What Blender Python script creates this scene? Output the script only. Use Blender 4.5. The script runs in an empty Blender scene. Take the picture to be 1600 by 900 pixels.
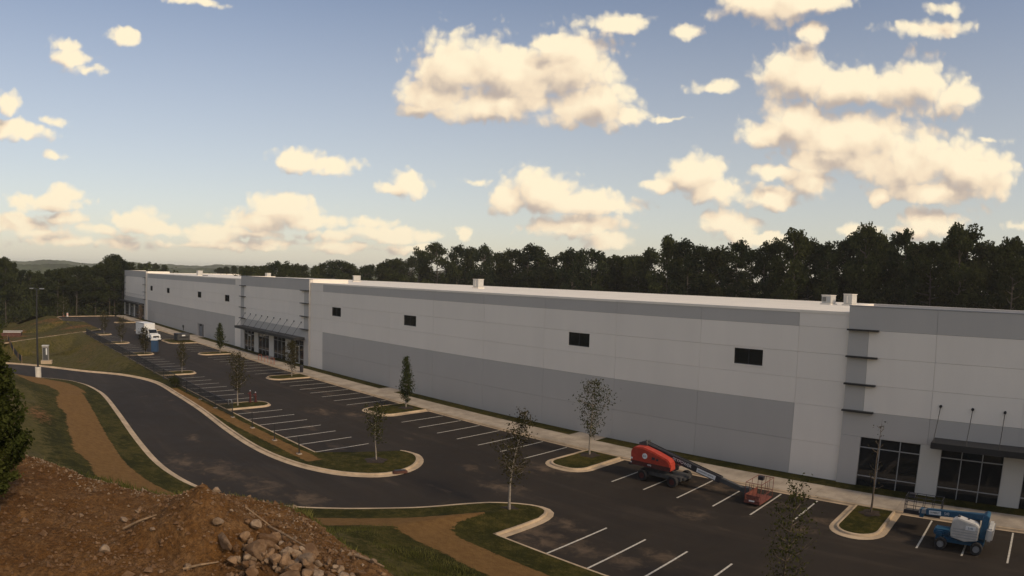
import bpy, bmesh, math, random
import numpy as np
from mathutils import Vector, Matrix

scene = bpy.context.scene
R = math.radians

# ------------------------------------------------------------------ camera
# World: X along the warehouse front (towards the right), Y away from the hill, Z up, metres.
cam_d = bpy.data.cameras.new("camera")
cam = bpy.data.objects.new("camera", cam_d)
scene.collection.objects.link(cam)
scene.camera = cam
cam_d.type = 'PANO'                      # a wide jobsite camera with an f-theta lens
PITCH, ROLL, YAW, CAM_Y, CAM_Z = 0.0199, 0.0275, -0.7718, -49.0511, 14.6798
F_MM = 1054.9388 / 1600 * 36.0
cam_d.sensor_fit = 'HORIZONTAL'
cam_d.sensor_width = 36.0
cam_d.sensor_height = 36.0 * 9 / 16
cam_d.clip_start = 0.1
cam_d.clip_end = 20000
cc = cam_d
cc.panorama_type = 'FISHEYE_LENS_POLYNOMIAL'
cc.fisheye_fov = R(140)
cc.fisheye_polynomial_k0 = 0.0
cc.fisheye_polynomial_k1 = -1.0 / F_MM
cc.fisheye_polynomial_k2 = 0.0
cc.fisheye_polynomial_k3 = 0.0143 / F_MM ** 3
cc.fisheye_polynomial_k4 = 0.0
fw = Vector((math.sin(YAW) * math.cos(PITCH), math.cos(YAW) * math.cos(PITCH), -math.sin(PITCH)))
rt = Vector((math.cos(YAW), -math.sin(YAW), 0))
up = rt.cross(fw)
r2 = rt * math.cos(ROLL) + up * math.sin(ROLL)
u2 = -rt * math.sin(ROLL) + up * math.cos(ROLL)
M = Matrix((r2, u2, -fw)).transposed().to_4x4()
M.translation = Vector((0, CAM_Y, CAM_Z))
cam.matrix_world = M

# ------------------------------------------------------------------ sun, sky, exposure
SUN_AZ, SUN_EL = R(88), R(34)            # azimuth from +Y towards +X
sun_dir = Vector((math.sin(SUN_AZ) * math.cos(SUN_EL), math.cos(SUN_AZ) * math.cos(SUN_EL), math.sin(SUN_EL)))
sl = bpy.data.lights.new("sun", 'SUN')
sl.energy = 2.2
sl.angle = R(8)
sl.color = (1.0, 0.80, 0.55)
sun = bpy.data.objects.new("sun", sl)
scene.collection.objects.link(sun)
sun.rotation_euler = (-sun_dir).to_track_quat('-Z', 'Y').to_euler()
sun.location = (60, 20, 80)

vs = scene.view_settings
vs.view_transform = 'Standard'
vs.look = 'None'
vs.exposure = 0.0
vs.gamma = 1.0
vs.use_curve_mapping = False
scene.cycles.use_denoising = True
scene.cycles.max_bounces = 6
scene.cycles.diffuse_bounces = 3
scene.cycles.glossy_bounces = 3
scene.cycles.transmission_bounces = 3
scene.cycles.transparent_max_bounces = 6
scene.cycles.volume_bounces = 1
scene.cycles.caustics_reflective = False
scene.cycles.caustics_refractive = False

CLOUDS = [(-1.50, .052, .060, .012), (-1.36, .030, .070, .009), (-1.22, .047, .050, .013), (-1.17, .033, .060, .008), (-1.02, .034, .050, .008), (-0.93, .034, .040, .007), (-1.44, .062, .030, .010), (-0.8586, 0.2947, 0.0729, 0.0565), (-0.7808, 0.2971, 0.107, 0.0547), (-0.6835, 0.3087, 0.0761, 0.0528), (-0.6587, 0.2573, 0.0696, 0.0358), (-0.8958, 0.2603, 0.0579, 0.0245), (-0.7987, 0.2493, 0.1109, 0.0246), (-0.7134, 0.343, 0.054, 0.0188), (-0.6075, 0.2375, 0.0231, 0.015), (-0.9237, 0.2404, 0.0289, 0.0113), (-0.3434, 0.3, 0.0619, 0.0383), (-0.2673, 0.2832, 0.0721, 0.0324), (-0.176, 0.2829, 0.0631, 0.0389), (-0.1155, 0.2635, 0.0361, 0.0244), (-0.3513, 0.2315, 0.0593, 0.0366), (-0.3995, 0.2168, 0.0401, 0.0203), (-0.2712, 0.2039, 0.095, 0.0379), (-0.187, 0.1766, 0.099, 0.0427), (-0.103, 0.1603, 0.0712, 0.0453), (-0.3005, 0.1785, 0.0806, 0.0236), (-0.1413, 0.1323, 0.0937, 0.0176), (-0.5049, 0.1518, 0.0495, 0.028), (-0.5524, 0.1369, 0.0342, 0.0113), (-0.4716, 0.1308, 0.0417, 0.0224), (-0.3814, 0.1598, 0.0342, 0.0147), (-0.3341, 0.1492, 0.0397, 0.0256), (-0.3816, 0.1257, 0.0435, 0.0184), (-0.7282, 0.1235, 0.0609, 0.0341), (-0.6755, 0.1097, 0.0836, 0.0189), (-0.7755, 0.1127, 0.0342, 0.0208), (-0.6795, 0.0755, 0.0797, 0.017), (-0.6268, 0.0542, 0.0379, 0.0132), (-1.0965, 0.1631, 0.038, 0.0204), (-1.0579, 0.1544, 0.0551, 0.013), (-0.9264, 0.129, 0.0285, 0.0226), (-0.9611, 0.1175, 0.0304, 0.0075), (-0.3856, 0.4024, 0.0843, 0.0293), (-0.3209, 0.4042, 0.0693, 0.0163), (-0.3151, 0.3586, 0.0254, 0.0163), (-0.1441, 0.3576, 0.0601, 0.0096), (-0.1112, 0.3839, 0.0273, 0.0078), (-0.6198, 0.3763, 0.0535, 0.0131), (-1.4458, 0.2818, 0.0284, 0.0112), (-1.4216, 0.268, 0.0265, 0.007), (-1.3703, 0.3166, 0.021, 0.0132), (-1.4552, 0.2985, 0.0209, 0.0069), (-1.5345, 0.214, 0.0187, 0.0169), (-1.5141, 0.1794, 0.0512, 0.0119), (-1.4595, 0.1951, 0.0206, 0.0078), (-1.4574, 0.1491, 0.0168, 0.0052), (-1.4636, 0.0853, 0.0539, 0.0113), (-1.4381, 0.095, 0.0261, 0.0131), (-1.5003, 0.0787, 0.0204, 0.0103), (-1.3267, 0.06, 0.0393, 0.0179), (-1.2936, 0.0521, 0.0618, 0.0126), (-1.385, 0.0458, 0.0298, 0.0106), (-1.4704, 0.0399, 0.0464, 0.0087), (-1.1254, 0.083, 0.0679, 0.0222), (-1.1531, 0.0673, 0.0509, 0.0166), (-1.0682, 0.0709, 0.0605, 0.0112), (-0.9588, 0.0545, 0.0662, 0.0122), (-0.9782, 0.069, 0.0303, 0.0075), (-0.9018, 0.0504, 0.0246, 0.0085), (-1.1713, 0.0502, 0.0659, 0.0083), (-1.1048, 0.0391, 0.066, 0.0065), (-1.4142, 0.0291, 0.0838, 0.0061), (-1.2459, 0.0335, 0.0938, 0.0064), (-0.8527, 0.0594, 0.0095, 0.0114), (-0.8333, 0.1376, 0.0171, 0.0057), (-1.0391, 0.0503, 0.0567, 0.0056), (-1.3398, 0.0382, 0.0654, 0.0071), (-0.4522, 0.0809, 0.0491, 0.0167), (-0.4094, 0.0615, 0.0509, 0.013), (-0.1606, 0.088, 0.0449, 0.0195), (-0.2355, 0.0815, 0.0169, 0.0072), (-0.2297, 0.1274, 0.0169, 0.0135), (-0.184, 0.0752, 0.0337, 0.0107), (-0.0283, 0.0862, 0.0223, 0.0094), (-0.2749, 0.0799, 0.0141, 0.0091), (-0.4719, 0.2815, 0.0387, 0.0084), (-0.5421, 0.2345, 0.025, 0.0037), (-0.5145, 0.3597, 0.0256, 0.0084), (-1.2779, 0.375, 0.0389, 0.0054), (-0.068, 0.2033, 0.0169, 0.0052)]

class NT:
    """small helper that chains shader nodes"""
    def __init__(self, tree):
        self.t = tree; self.n = tree.nodes; self.l = tree.links
    def put(self, sock, v):
        if hasattr(v, 'is_output') or isinstance(v, bpy.types.NodeSocket):
            self.l.new(v, sock)
        elif v is not None:
            sock.default_value = v
    def m(self, op, a, b=None, c=None, clamp=False):
        x = self.n.new('ShaderNodeMath'); x.operation = op; x.use_clamp = clamp
        self.put(x.inputs[0], a)
        if b is not None: self.put(x.inputs[1], b)
        if c is not None: self.put(x.inputs[2], c)
        return x.outputs[0]
    def v(self, op, a, b=None, c=None, out=0):
        x = self.n.new('ShaderNodeVectorMath'); x.operation = op
        self.put(x.inputs[0], a)
        if b is not None: self.put(x.inputs[1], b)
        if c is not None: self.put(x.inputs[2], c)
        return x.outputs[out]
    def comb(self, x, y, z):
        c = self.n.new('ShaderNodeCombineXYZ')
        for i, q in enumerate((x, y, z)): self.put(c.inputs[i], q)
        return c.outputs[0]
    def sep(self, a):
        s = self.n.new('ShaderNodeSeparateXYZ'); self.put(s.inputs[0], a); return s.outputs
    def noise(self, vec, scale, detail=4, rough=.55, dist=0., out=0):
        x = self.n.new('ShaderNodeTexNoise')
        self.put(x.inputs['Vector'], vec); x.inputs['Scale'].default_value = scale
        x.inputs['Detail'].default_value = detail; x.inputs['Roughness'].default_value = rough
        x.inputs['Distortion'].default_value = dist
        return x.outputs[out]
    def smooth(self, x, a, b):
        n = self.n.new('ShaderNodeMapRange'); n.interpolation_type = 'SMOOTHSTEP'
        self.put(n.inputs[0], x); n.inputs[1].default_value = a; n.inputs[2].default_value = b
        return n.outputs[0]
    def lin(self, x, a, b, c=0., d=1.):
        n = self.n.new('ShaderNodeMapRange')
        self.put(n.inputs[0], x)
        for i, q in enumerate((a, b, c, d)): n.inputs[1 + i].default_value = q
        return n.outputs[0]
    def mix(self, f, a, b, mode='MIX'):
        n = self.n.new('ShaderNodeMix'); n.data_type = 'RGBA'; n.blend_type = mode
        self.put(n.inputs[0], f)
        for s, q in ((n.inputs[6], a), (n.inputs[7], b)):
            if isinstance(q, tuple): s.default_value = (*q[:3], 1)
            else: self.put(s, q)
        return n.outputs[2]

world = bpy.data.worlds.new("World")
scene.world = world
world.use_nodes = True
world.cycles.sampling_method = 'MANUAL'
world.cycles.sample_map_resolution = 512
W = NT(world.node_tree)
W.n.clear()
tc = W.n.new('ShaderNodeTexCoord')
sky = W.n.new('ShaderNodeTexSky')
sky.sky_type = 'NISHITA'
sky.sun_disc = False
sky.sun_elevation = SUN_EL
sky.sun_rotation = SUN_AZ
sky.altitude = 250
sky.air_density = 1.0
sky.dust_density = 1.2
sky.ozone_density = 1.3

def cloud_field(offset):
    """height of the cumulus field at a direction: azimuth / elevation plane with flat cloud bases"""
    d = W.v('NORMALIZE', tc.outputs['Generated'])
    s = W.sep(d)
    az = W.m('ARCTAN2', s[0], s[1])
    el = W.m('ARCSINE', s[2])
    p = W.comb(W.m('ADD', az, offset[0]), W.m('ADD', el, offset[1]), 0.0)
    # billows: warp the plane before the lobes are read
    wn = W.noise(p, 14.0, 2, .5, 0, 1)
    wv = W.v('MULTIPLY', W.v('SUBTRACT', wn, (.5, .5, .5)), (.045, .022, 0))
    wn2 = W.noise(p, 55.0, 2, .55, 0, 1)
    wv2 = W.v('MULTIPLY', W.v('SUBTRACT', wn2, (.5, .5, .5)), (.016, .010, 0))
    q = W.v('ADD', W.v('ADD', p, wv), wv2)
    f = None
    for (u, v, a, b) in CLOUDS:
        # lobe: ellipse whose lower half is squeezed by the second term (flat base)
        e = W.v('MULTIPLY_ADD', q, (1 / (a * 1.10), 1 / (b * 1.12), 0), (-u / (a * 1.10), -v / (b * 1.12), 0))
        r = W.v('LENGTH', e, out=1)
        amp = min(1.0, max(.5, b / .013))           # small scraps are thinner and more ragged
        r = W.m('MULTIPLY_ADD', r, -amp, amp)
        f = r if f is None else W.m('MAXIMUM', f, r)
    # the rest of the sky, outside the region described above, carries the same kind of cumulus
    g = W.noise(W.comb(W.m('MULTIPLY', W.m('ADD', az, offset[0]), 1.0), W.m('MULTIPLY', W.m('ADD', el, offset[1]), 2.4), 4.0), 3.2, 5, .55)
    g = W.m('MULTIPLY', W.m('SUBTRACT', g, .56), 6.0)
    away = W.m('ABSOLUTE', W.m('ADD', az, .7718))
    side = W.m('MAXIMUM', W.smooth(away, .88, 1.0), W.smooth(el, .43, .52))
    g = W.m('SUBTRACT', g, W.m('MULTIPLY', W.m('SUBTRACT', 1.0, side), 6.0))
    f = W.m('MAXIMUM', f, g)
    def puff(scale, seed):
        n = W.n.new('ShaderNodeTexVoronoi'); n.voronoi_dimensions = '2D'; n.feature = 'SMOOTH_F1'
        W.put(n.inputs['Vector'], W.v('ADD', q, (seed, seed * .7, 0))); n.inputs['Scale'].default_value = scale
        n.inputs['Smoothness'].default_value = .35
        return W.m('SUBTRACT', .42, n.outputs['Distance'])
    soft = W.m('ADD', W.m('ADD', f, .10), W.m('MULTIPLY', puff(22.0, 1.3), .60))
    fb = W.noise(p, 60.0, 6, .58)
    edge = W.m('ADD', W.m('MULTIPLY', puff(64.0, 4.1), .40), W.m('MULTIPLY', W.m('SUBTRACT', fb, .5), .40))
    return W.m('ADD', soft, edge), soft, edge, el

f0, s0, e0, el = cloud_field((0, 0))
_, s1, e1, _ = cloud_field((.014, .027))
cover = W.smooth(f0, -.06, .29)
relief = W.m('ADD', W.m('SUBTRACT', s0, s1), W.m('MULTIPLY', W.m('SUBTRACT', e0, e1), .35))   # > 0 where the cloud faces the sun
lit = W.smooth(W.m('SUBTRACT', relief, W.m('MULTIPLY', W.smooth(s0, .2, .9), .14)), -.90, .62)
ccol = W.mix(W.smooth(lit, .0, .62), (.52, .44, .385), (.93, .76, .555))
ccol = W.mix(W.smooth(lit, .5, 1.0), ccol, (1.04, .905, .655))
thin = W.smooth(f0, .0, .55)
SKY = 0.125
# thin bright haze over the blue, thickening to the horizon
hz = W.m('ADD', W.m('MULTIPLY', W.smooth(el, .55, .0), .48), .03)
hz = W.m('MAXIMUM', hz, W.m('MULTIPLY', W.smooth(el, .10, -.01), .86))
tint = W.v('MULTIPLY', sky.outputs[0], (1.05, .955, .94))
blue = W.mix(hz, tint, (.72 / SKY, .67 / SKY, .55 / SKY))
haze_low = W.smooth(el, .14, .0)
cl = W.mix(W.m('MULTIPLY', haze_low, .18), ccol, (.74, .64, .50))
cl = W.v('MULTIPLY', cl, (1 / SKY, 1 / SKY, 1 / SKY))
final = W.mix(W.m('MULTIPLY', cover, W.lin(thin, 0, 1, .34, 1.0)), blue, cl)
bg = W.n.new('ShaderNodeBackground')
bg.inputs['Strength'].default_value = SKY
W.l.new(final, bg.inputs['Color'])
wo = W.n.new('ShaderNodeOutputWorld')
W.l.new(bg.outputs[0], wo.inputs['Surface'])

# ------------------------------------------------------------------ helpers
ROOT = scene.collection

def tag(o, label=None, cat=None, group=None, kind=None):
    if label: o['label'] = label
    if cat: o['category'] = cat
    if group: o['group'] = group
    if kind: o['kind'] = kind
    return o

def empty(name, loc=(0, 0, 0), rz=0.0, **k):
    o = bpy.data.objects.new(name, None)
    o.empty_display_size = .3
    ROOT.objects.link(o)
    o.location = loc; o.rotation_euler = (0, 0, rz)
    return tag(o, **k)

def link(name, me, mat=None, parent=None, loc=None, **k):
    o = bpy.data.objects.new(name, me)
    ROOT.objects.link(o)
    if mat is not None and not me.materials: me.materials.append(mat)
    if parent is not None: o.parent = parent
    if loc is not None: o.location = loc
    return tag(o, **k)

class MB:
    """collects boxes, tubes and polygons, built as one mesh"""
    def __init__(self):
        self.v = []; self.f = []
    def add(self, vs, fs):
        k = len(self.v)
        self.v += [tuple(p) for p in vs]
        self.f += [tuple(i + k for i in f) for f in fs]
        return self
    def box(self, x0, x1, y0, y1, z0, z1):
        return self.add([(x0, y0, z0), (x1, y0, z0), (x1, y1, z0), (x0, y1, z0), (x0, y0, z1), (x1, y0, z1), (x1, y1, z1), (x0, y1, z1)],
                        [(0, 3, 2, 1), (4, 5, 6, 7), (0, 1, 5, 4), (1, 2, 6, 5), (2, 3, 7, 6), (3, 0, 4, 7)])
    def tube(self, p, q, r0, r1=None, n=8, cap=True):
        r1 = r0 if r1 is None else r1
        p = Vector(p); q = Vector(q); d = (q - p)
        if d.length < 1e-6: return self
        d.normalize()
        a = d.orthogonal().normalized(); b = d.cross(a)
        vs = []
        for c, r in ((p, r0), (q, r1)):
            for i in range(n):
                t = 2 * math.pi * i / n
                vs.append(c + (a * math.cos(t) + b * math.sin(t)) * r)
        fs = [(i, (i + 1) % n, n + (i + 1) % n, n + i) for i in range(n)]
        if cap: fs += [tuple(range(n - 1, -1, -1)), tuple(range(n, 2 * n))]
        return self.add(vs, fs)
    def path(self, pts, r, n=6):
        for a, b in zip(pts, pts[1:]): self.tube(a, b, r, n=n)
        return self
    def prism(self, pts, axis, a, b):
        """polygon pts in the plane normal to axis, extruded from a to b"""
        n = len(pts)
        def p3(q, c):
            return {'x': (c, q[0], q[1]), 'y': (q[0], c, q[1]), 'z': (q[0], q[1], c)}[axis]
        vs = [p3(q, a) for q in pts] + [p3(q, b) for q in pts]
        return self.add(vs, [tuple(range(n)), tuple(range(2 * n - 1, n - 1, -1))] + [(i, i + n, (i + 1) % n + n, (i + 1) % n) for i in range(n)])
    def beam(self, p, q, w, h):
        """rectangular bar from p to q, width w (sideways) and height h"""
        p = Vector(p); q = Vector(q); d = (q - p).normalized()
        s = d.cross(Vector((0, 0, 1)))
        if s.length < 1e-4: s = Vector((1, 0, 0))
        s.normalize(); u = s.cross(d)
        vs = [c + s * a * w / 2 + u * b * h / 2 for c in (p, q) for a, b in ((-1, -1), (1, -1), (1, 1), (-1, 1))]
        return self.add(vs, [(0, 1, 2, 3), (7, 6, 5, 4), (0, 4, 5, 1), (1, 5, 6, 2), (2, 6, 7, 3), (3, 7, 4, 0)])
    def mesh(self, name, smooth=False, bevel=0):
        me = bpy.data.meshes.new(name)
        me.from_pydata([tuple(v) for v in self.v], [], self.f)
        bm = bmesh.new(); bm.from_mesh(me)
        bmesh.ops.recalc_face_normals(bm, faces=bm.faces)
        if bevel:
            es = [e for e in bm.edges if len(e.link_faces) == 2 and e.calc_face_angle(0) > .5]
            bmesh.ops.bevel(bm, geom=es, offset=bevel, segments=2, affect='EDGES', clamp_overlap=True)
        bm.to_mesh(me); bm.free()
        if smooth:
            for p in me.polygons: p.use_smooth = True
        return me
    def build(self, name, mat, parent=None, smooth=False, bevel=0, **k):
        return link(name, self.mesh(name, smooth, bevel), mat, parent, **k)

def fast_mesh(name, verts, faces, smooth=False):
    """numpy arrays -> mesh; faces (n,3) or (n,4)"""
    me = bpy.data.meshes.new(name)
    verts = np.asarray(verts, np.float32); faces = np.asarray(faces, np.int32)
    k = faces.shape[1]
    me.vertices.add(len(verts)); me.vertices.foreach_set('co', verts.ravel())
    me.loops.add(faces.size); me.loops.foreach_set('vertex_index', faces.ravel())
    me.polygons.add(len(faces)); me.polygons.foreach_set('loop_start', np.arange(0, faces.size, k, dtype=np.int32))
    me.polygons.foreach_set('use_smooth', np.full(len(faces), smooth))
    me.update(calc_edges=True)
    return me

def grid_faces(nu, nv):
    i, j = np.meshgrid(np.arange(nu - 1), np.arange(nv - 1), indexing='ij')
    a = (i * nv + j).ravel()
    return np.stack([a, a + nv, a + nv + 1, a + 1], 1)

def vnoise(x, y, seed=0):
    """smooth 2-D value noise, -1..1"""
    x = np.asarray(x, float); y = np.asarray(y, float)
    xi = np.floor(x).astype(np.int64); yi = np.floor(y).astype(np.int64)
    fx = x - xi; fy = y - yi
    fx = fx * fx * (3 - 2 * fx); fy = fy * fy * (3 - 2 * fy)
    def h(a, b):
        n = (a * 374761393 + b * 668265263 + seed * 974711) & 0x7fffffff
        n = ((n ^ (n >> 13)) * 1274126177) & 0x7fffffff
        return ((n ^ (n >> 16)) & 0xffff) / 32767.5 - 1
    return (h(xi, yi) * (1 - fx) + h(xi + 1, yi) * fx) * (1 - fy) + (h(xi, yi + 1) * (1 - fx) + h(xi + 1, yi + 1) * fx) * fy

def fbm(x, y, octv=4, seed=0, gain=.5):
    s = 0; a = 1; t = 0
    for o in range(octv):
        s = s + a * vnoise(x * 2 ** o + 17.3 * o, y * 2 ** o - 9.1 * o, seed + o); t += a; a *= gain
    return s / t

def smoothpath(pts, step=.5):
    """Catmull-Rom through pts, resampled evenly"""
    P = np.array(pts, float)
    Q = np.vstack([2 * P[0] - P[1], P, 2 * P[-1] - P[-2]])
    out = []
    for i in range(1, len(Q) - 2):
        p0, p1, p2, p3 = Q[i - 1:i + 3]
        n = max(2, int(np.linalg.norm(p2 - p1) / step))
        for t in np.arange(n) / n:
            out.append(.5 * (2 * p1 + (p2 - p0) * t + (2 * p0 - 5 * p1 + 4 * p2 - p3) * t * t + (3 * p1 - p0 - 3 * p2 + p3) * t ** 3))
    out.append(P[-1])
    return np.array(out)

# ------------------------------------------------------------------ materials
def mat(name, col, rough=.7, metal=0., spec=.5, var=0., vscale=3., bump=0., bscale=30., var2=None, coords='Object', detail=4):
    m = bpy.data.materials.new(name); m.use_nodes = True
    t = NT(m.node_tree); b = m.node_tree.nodes['Principled BSDF']
    b.inputs['Roughness'].default_value = rough; b.inputs['Metallic'].default_value = metal
    b.inputs['Specular IOR Level'].default_value = spec
    c = t.n.new('ShaderNodeTexCoord').outputs[coords]
    if var:
        n = t.noise(c, vscale, detail, .6)
        lo = tuple(x * (1 - var) for x in col); hi = var2 or tuple(min(1, x * (1 + var)) for x in col)
        t.put(b.inputs['Base Color'], t.mix(t.smooth(n, .3, .7), lo, hi))
    else:
        b.inputs['Base Color'].default_value = (*col, 1)
    if bump:
        bp = t.n.new('ShaderNodeBump'); bp.inputs['Strength'].default_value = bump; bp.inputs['Distance'].default_value = .02
        t.put(bp.inputs['Height'], t.noise(c, bscale, 5, .6)); t.put(b.inputs['Normal'], bp.outputs[0])
    return m

def paint_mat(name, col):
    """painted tilt-up concrete: faint streaks and blotches"""
    m = bpy.data.materials.new(name); m.use_nodes = True
    t = NT(m.node_tree); b = m.node_tree.nodes['Principled BSDF']
    b.inputs['Roughness'].default_value = .75; b.inputs['Specular IOR Level'].default_value = .3
    g = t.n.new('ShaderNodeNewGeometry').outputs['Position']
    n1 = t.noise(t.v('MULTIPLY', g, (.5, .5, .10)), 1.3, 5, .6)
    n2 = t.noise(g, .22, 3, .5)
    oi = t.n.new('ShaderNodeObjectInfo').outputs['Random']
    k = t.m('ADD', t.m('MULTIPLY', n1, .10), t.m('ADD', t.m('MULTIPLY', n2, .09), t.m('MULTIPLY', oi, .035)))
    k = t.m('ADD', k, .89)
    t.put(b.inputs['Base Color'], t.mix(1.0, (*col,), t.comb(k, k, t.m('MULTIPLY', k, .995)), 'MULTIPLY'))
    bp = t.n.new('ShaderNodeBump'); bp.inputs['Strength'].default_value = .06; bp.inputs['Distance'].default_value = .02
    t.put(bp.inputs['Height'], t.noise(g, 3, 4, .6)); t.put(b.inputs['Normal'], bp.outputs[0])
    return m

def soil_spots():
    """soil tracked off the kerb ends: (x, y, radius)"""
    return [(-25, -21.5, 2.6), (-23.4, -22.3, 1.8), (-24.3, -19.3, 1.5), (-21, -21.6, 1.6), (-32.6, -11.2, 1.8), (-34.4, -12.6, 1.6), (-20.7, -6.3, 1.5), (-19.5, -12.5, 1.4), (-11.6, -8.6, 1.1), (-12.6, -10.8, 1.2),
            (-57.5, -12.2, 1.8), (-60.5, -14.5, 2.2), (-46.3, -31.5, 2.4), (-49, -33.4, 2.0), (-41, -30.5, 1.7), (-47.6, -20.5, 1.3), (-36.5, -15.5, 1.1), (-56, -30.2, 1.3), (-37, -29, 1.8), (-31.5, -17, 1.8), (-17.2, -19.5, 1.2), (-18.4, -21.2, 1.4)]

def asphalt_mat():
    m = bpy.data.materials.new('asphalt'); m.use_nodes = True
    t = NT(m.node_tree); b = m.node_tree.nodes['Principled BSDF']
    b.inputs['Specular IOR Level'].default_value = .25
    g = t.n.new('ShaderNodeNewGeometry').outputs['Position']
    big = t.noise(g, .07, 4, .6)
    mid = t.noise(g, .55, 5, .65)
    fine = t.noise(g, 18, 3, .6)
    base = t.mix(t.smooth(big, .3, .7), (.0205, .0150, .0105), (.032, .0240, .0165))
    base = t.mix(t.m('MULTIPLY', t.smooth(mid, .35, .75), .35), base, (.048, .035, .023))
    base = t.mix(t.lin(fine, .3, .7, 0, .3), base, (.010, .009, .009))
    # lanes of tyre-tracked dust running along the aisles, and spilled tan soil
    lane = t.noise(t.v('MULTIPLY', g, (.06, .6, 1)), 1.0, 4, .6)
    base = t.mix(t.m('MULTIPLY', t.smooth(lane, .5, .72), .22), base, (.085, .064, .046))
    soil = t.m('MULTIPLY', t.smooth(t.noise(t.v('MULTIPLY', g, (.16, .30, 1)), 1.0, 6, .62, .6), .615, .73), t.smooth(mid, .3, .6))
    base = t.mix(t.m('MULTIPLY', soil, .45), base, (.15, .105, .068))
    near = None
    for (x, y, r) in soil_spots():
        q = t.v('LENGTH', t.v('MULTIPLY_ADD', g, (.62 / r, 1.1 / r, 0), (-x * .62 / r, -y * 1.1 / r, 0)), out=1)
        near = q if near is None else t.m('MINIMUM', near, q)
    spill = t.m('ADD', t.m('SUBTRACT', 1.0, near), t.m('MULTIPLY', t.m('SUBTRACT', t.noise(g, 1.1, 6, .65, .5), .5), 3.2))
    base = t.mix(t.m('MULTIPLY', t.smooth(spill, .1, 1.7), .62), base, (.19, .13, .08))
    t.put(b.inputs['Base Color'], base)
    t.put(b.inputs['Roughness'], t.lin(mid, .3, .7, .78, .92))
    bp = t.n.new('ShaderNodeBump'); bp.inputs['Strength'].default_value = .25; bp.inputs['Distance'].default_value = .01
    t.put(bp.inputs['Height'], fine); t.put(b.inputs['Normal'], bp.outputs[0])
    return m

def concrete_mat(name, col=(.50, .38, .25)):
    m = bpy.data.materials.new(name); m.use_nodes = True
    t = NT(m.node_tree); b = m.node_tree.nodes['Principled BSDF']
    b.inputs['Roughness'].default_value = .85; b.inputs['Specular IOR Level'].default_value = .25
    g = t.n.new('ShaderNodeNewGeometry').outputs['Position']
    n1 = t.noise(g, .6, 5, .65); n2 = t.noise(g, 6, 4, .6)
    c = t.mix(t.smooth(n1, .3, .7), tuple(x * .72 for x in col), tuple(min(1, x * 1.12) for x in col))
    c = t.mix(t.m('MULTIPLY', t.smooth(n2, .55, .8), .35), c, (.26, .17, .10))
    t.put(b.inputs['Base Color'], c)
    return m

def ground_mat(name, mode):
    """lawn / weeds / straw / soil mixed by the 'zone' attribute: R straw, G bare soil, B dry weeds"""
    m = bpy.data.materials.new(name); m.use_nodes = True
    t = NT(m.node_tree); b = m.node_tree.nodes['Principled BSDF']
    b.inputs['Roughness'].default_value = .95; b.inputs['Specular IOR Level'].default_value = .1
    g = t.n.new('ShaderNodeNewGeometry').outputs['Position']
    at = t.n.new('ShaderNodeAttribute'); at.attribute_name = 'zone'
    z = t.sep(at.outputs['Vector'])
    n1 = t.noise(g, .35, 5, .7); n2 = t.noise(g, 1.9, 7, .75); n3 = t.noise(g, 11, 5, .75)
    # lawn: sod rows with slightly different greens
    gr = t.mix(t.smooth(n1, .3, .7), (.030, .031, .005), (.066, .060, .011))
    gr = t.mix(t.m('MULTIPLY', t.smooth(t.m('ADD', t.m('MULTIPLY', n2, .65), t.m('MULTIPLY', n1, .35)), .44, .62), .75), gr, (.140, .105, .026))
    gr = t.mix(t.lin(n3, .35, .65, 0, .7), gr, (.014, .016, .003))
    # dry weeds
    wd = t.mix(t.smooth(n2, .3, .7), (.055, .052, .012), (.120, .095, .030))
    wd = t.mix(t.m('MULTIPLY', t.smooth(n1, .45, .7), .5), wd, (.105, .082, .052))
    # straw mulch
    st3 = t.noise(t.v('MULTIPLY', g, (1, 1, .2)), 22, 4, .8)
    sw = t.mix(t.smooth(n2, .3, .7), (.19, .100, .032), (.29, .162, .056))
    sw = t.mix(t.lin(st3, .3, .7, 0, .65), sw, (.10, .060, .025))
    # red clay
    cl = t.mix(t.smooth(n1, .3, .7), (.150, .066, .018), (.255, .125, .040))
    cl = t.mix(t.m('MULTIPLY', t.smooth(n2, .42, .72), .7), cl, (.36, .21, .098))
    cl = t.mix(t.lin(n3, .38, .68, 0, .8), cl, (.050, .026, .012))
    ed = t.m('ADD', t.m('MULTIPLY', t.m('SUBTRACT', n2, .5), 1.15), t.m('MULTIPLY', t.m('SUBTRACT', n3, .5), .7))
    def w(s): return t.smooth(t.m('ADD', s, ed), .38, .62)
    c = t.mix(w(z[2]), gr, wd)
    c = t.mix(w(z[0]), c, sw)
    c = t.mix(w(z[1]), c, cl)
    t.put(b.inputs['Base Color'], c)
    bp = t.n.new('ShaderNodeBump'); bp.inputs['Strength'].default_value = 1.0; bp.inputs['Distance'].default_value = .10
    t.put(bp.inputs['Height'], t.m('ADD', n3, t.m('MULTIPLY', n2, 1.2))); t.put(b.inputs['Normal'], bp.outputs[0])
    return m

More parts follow.
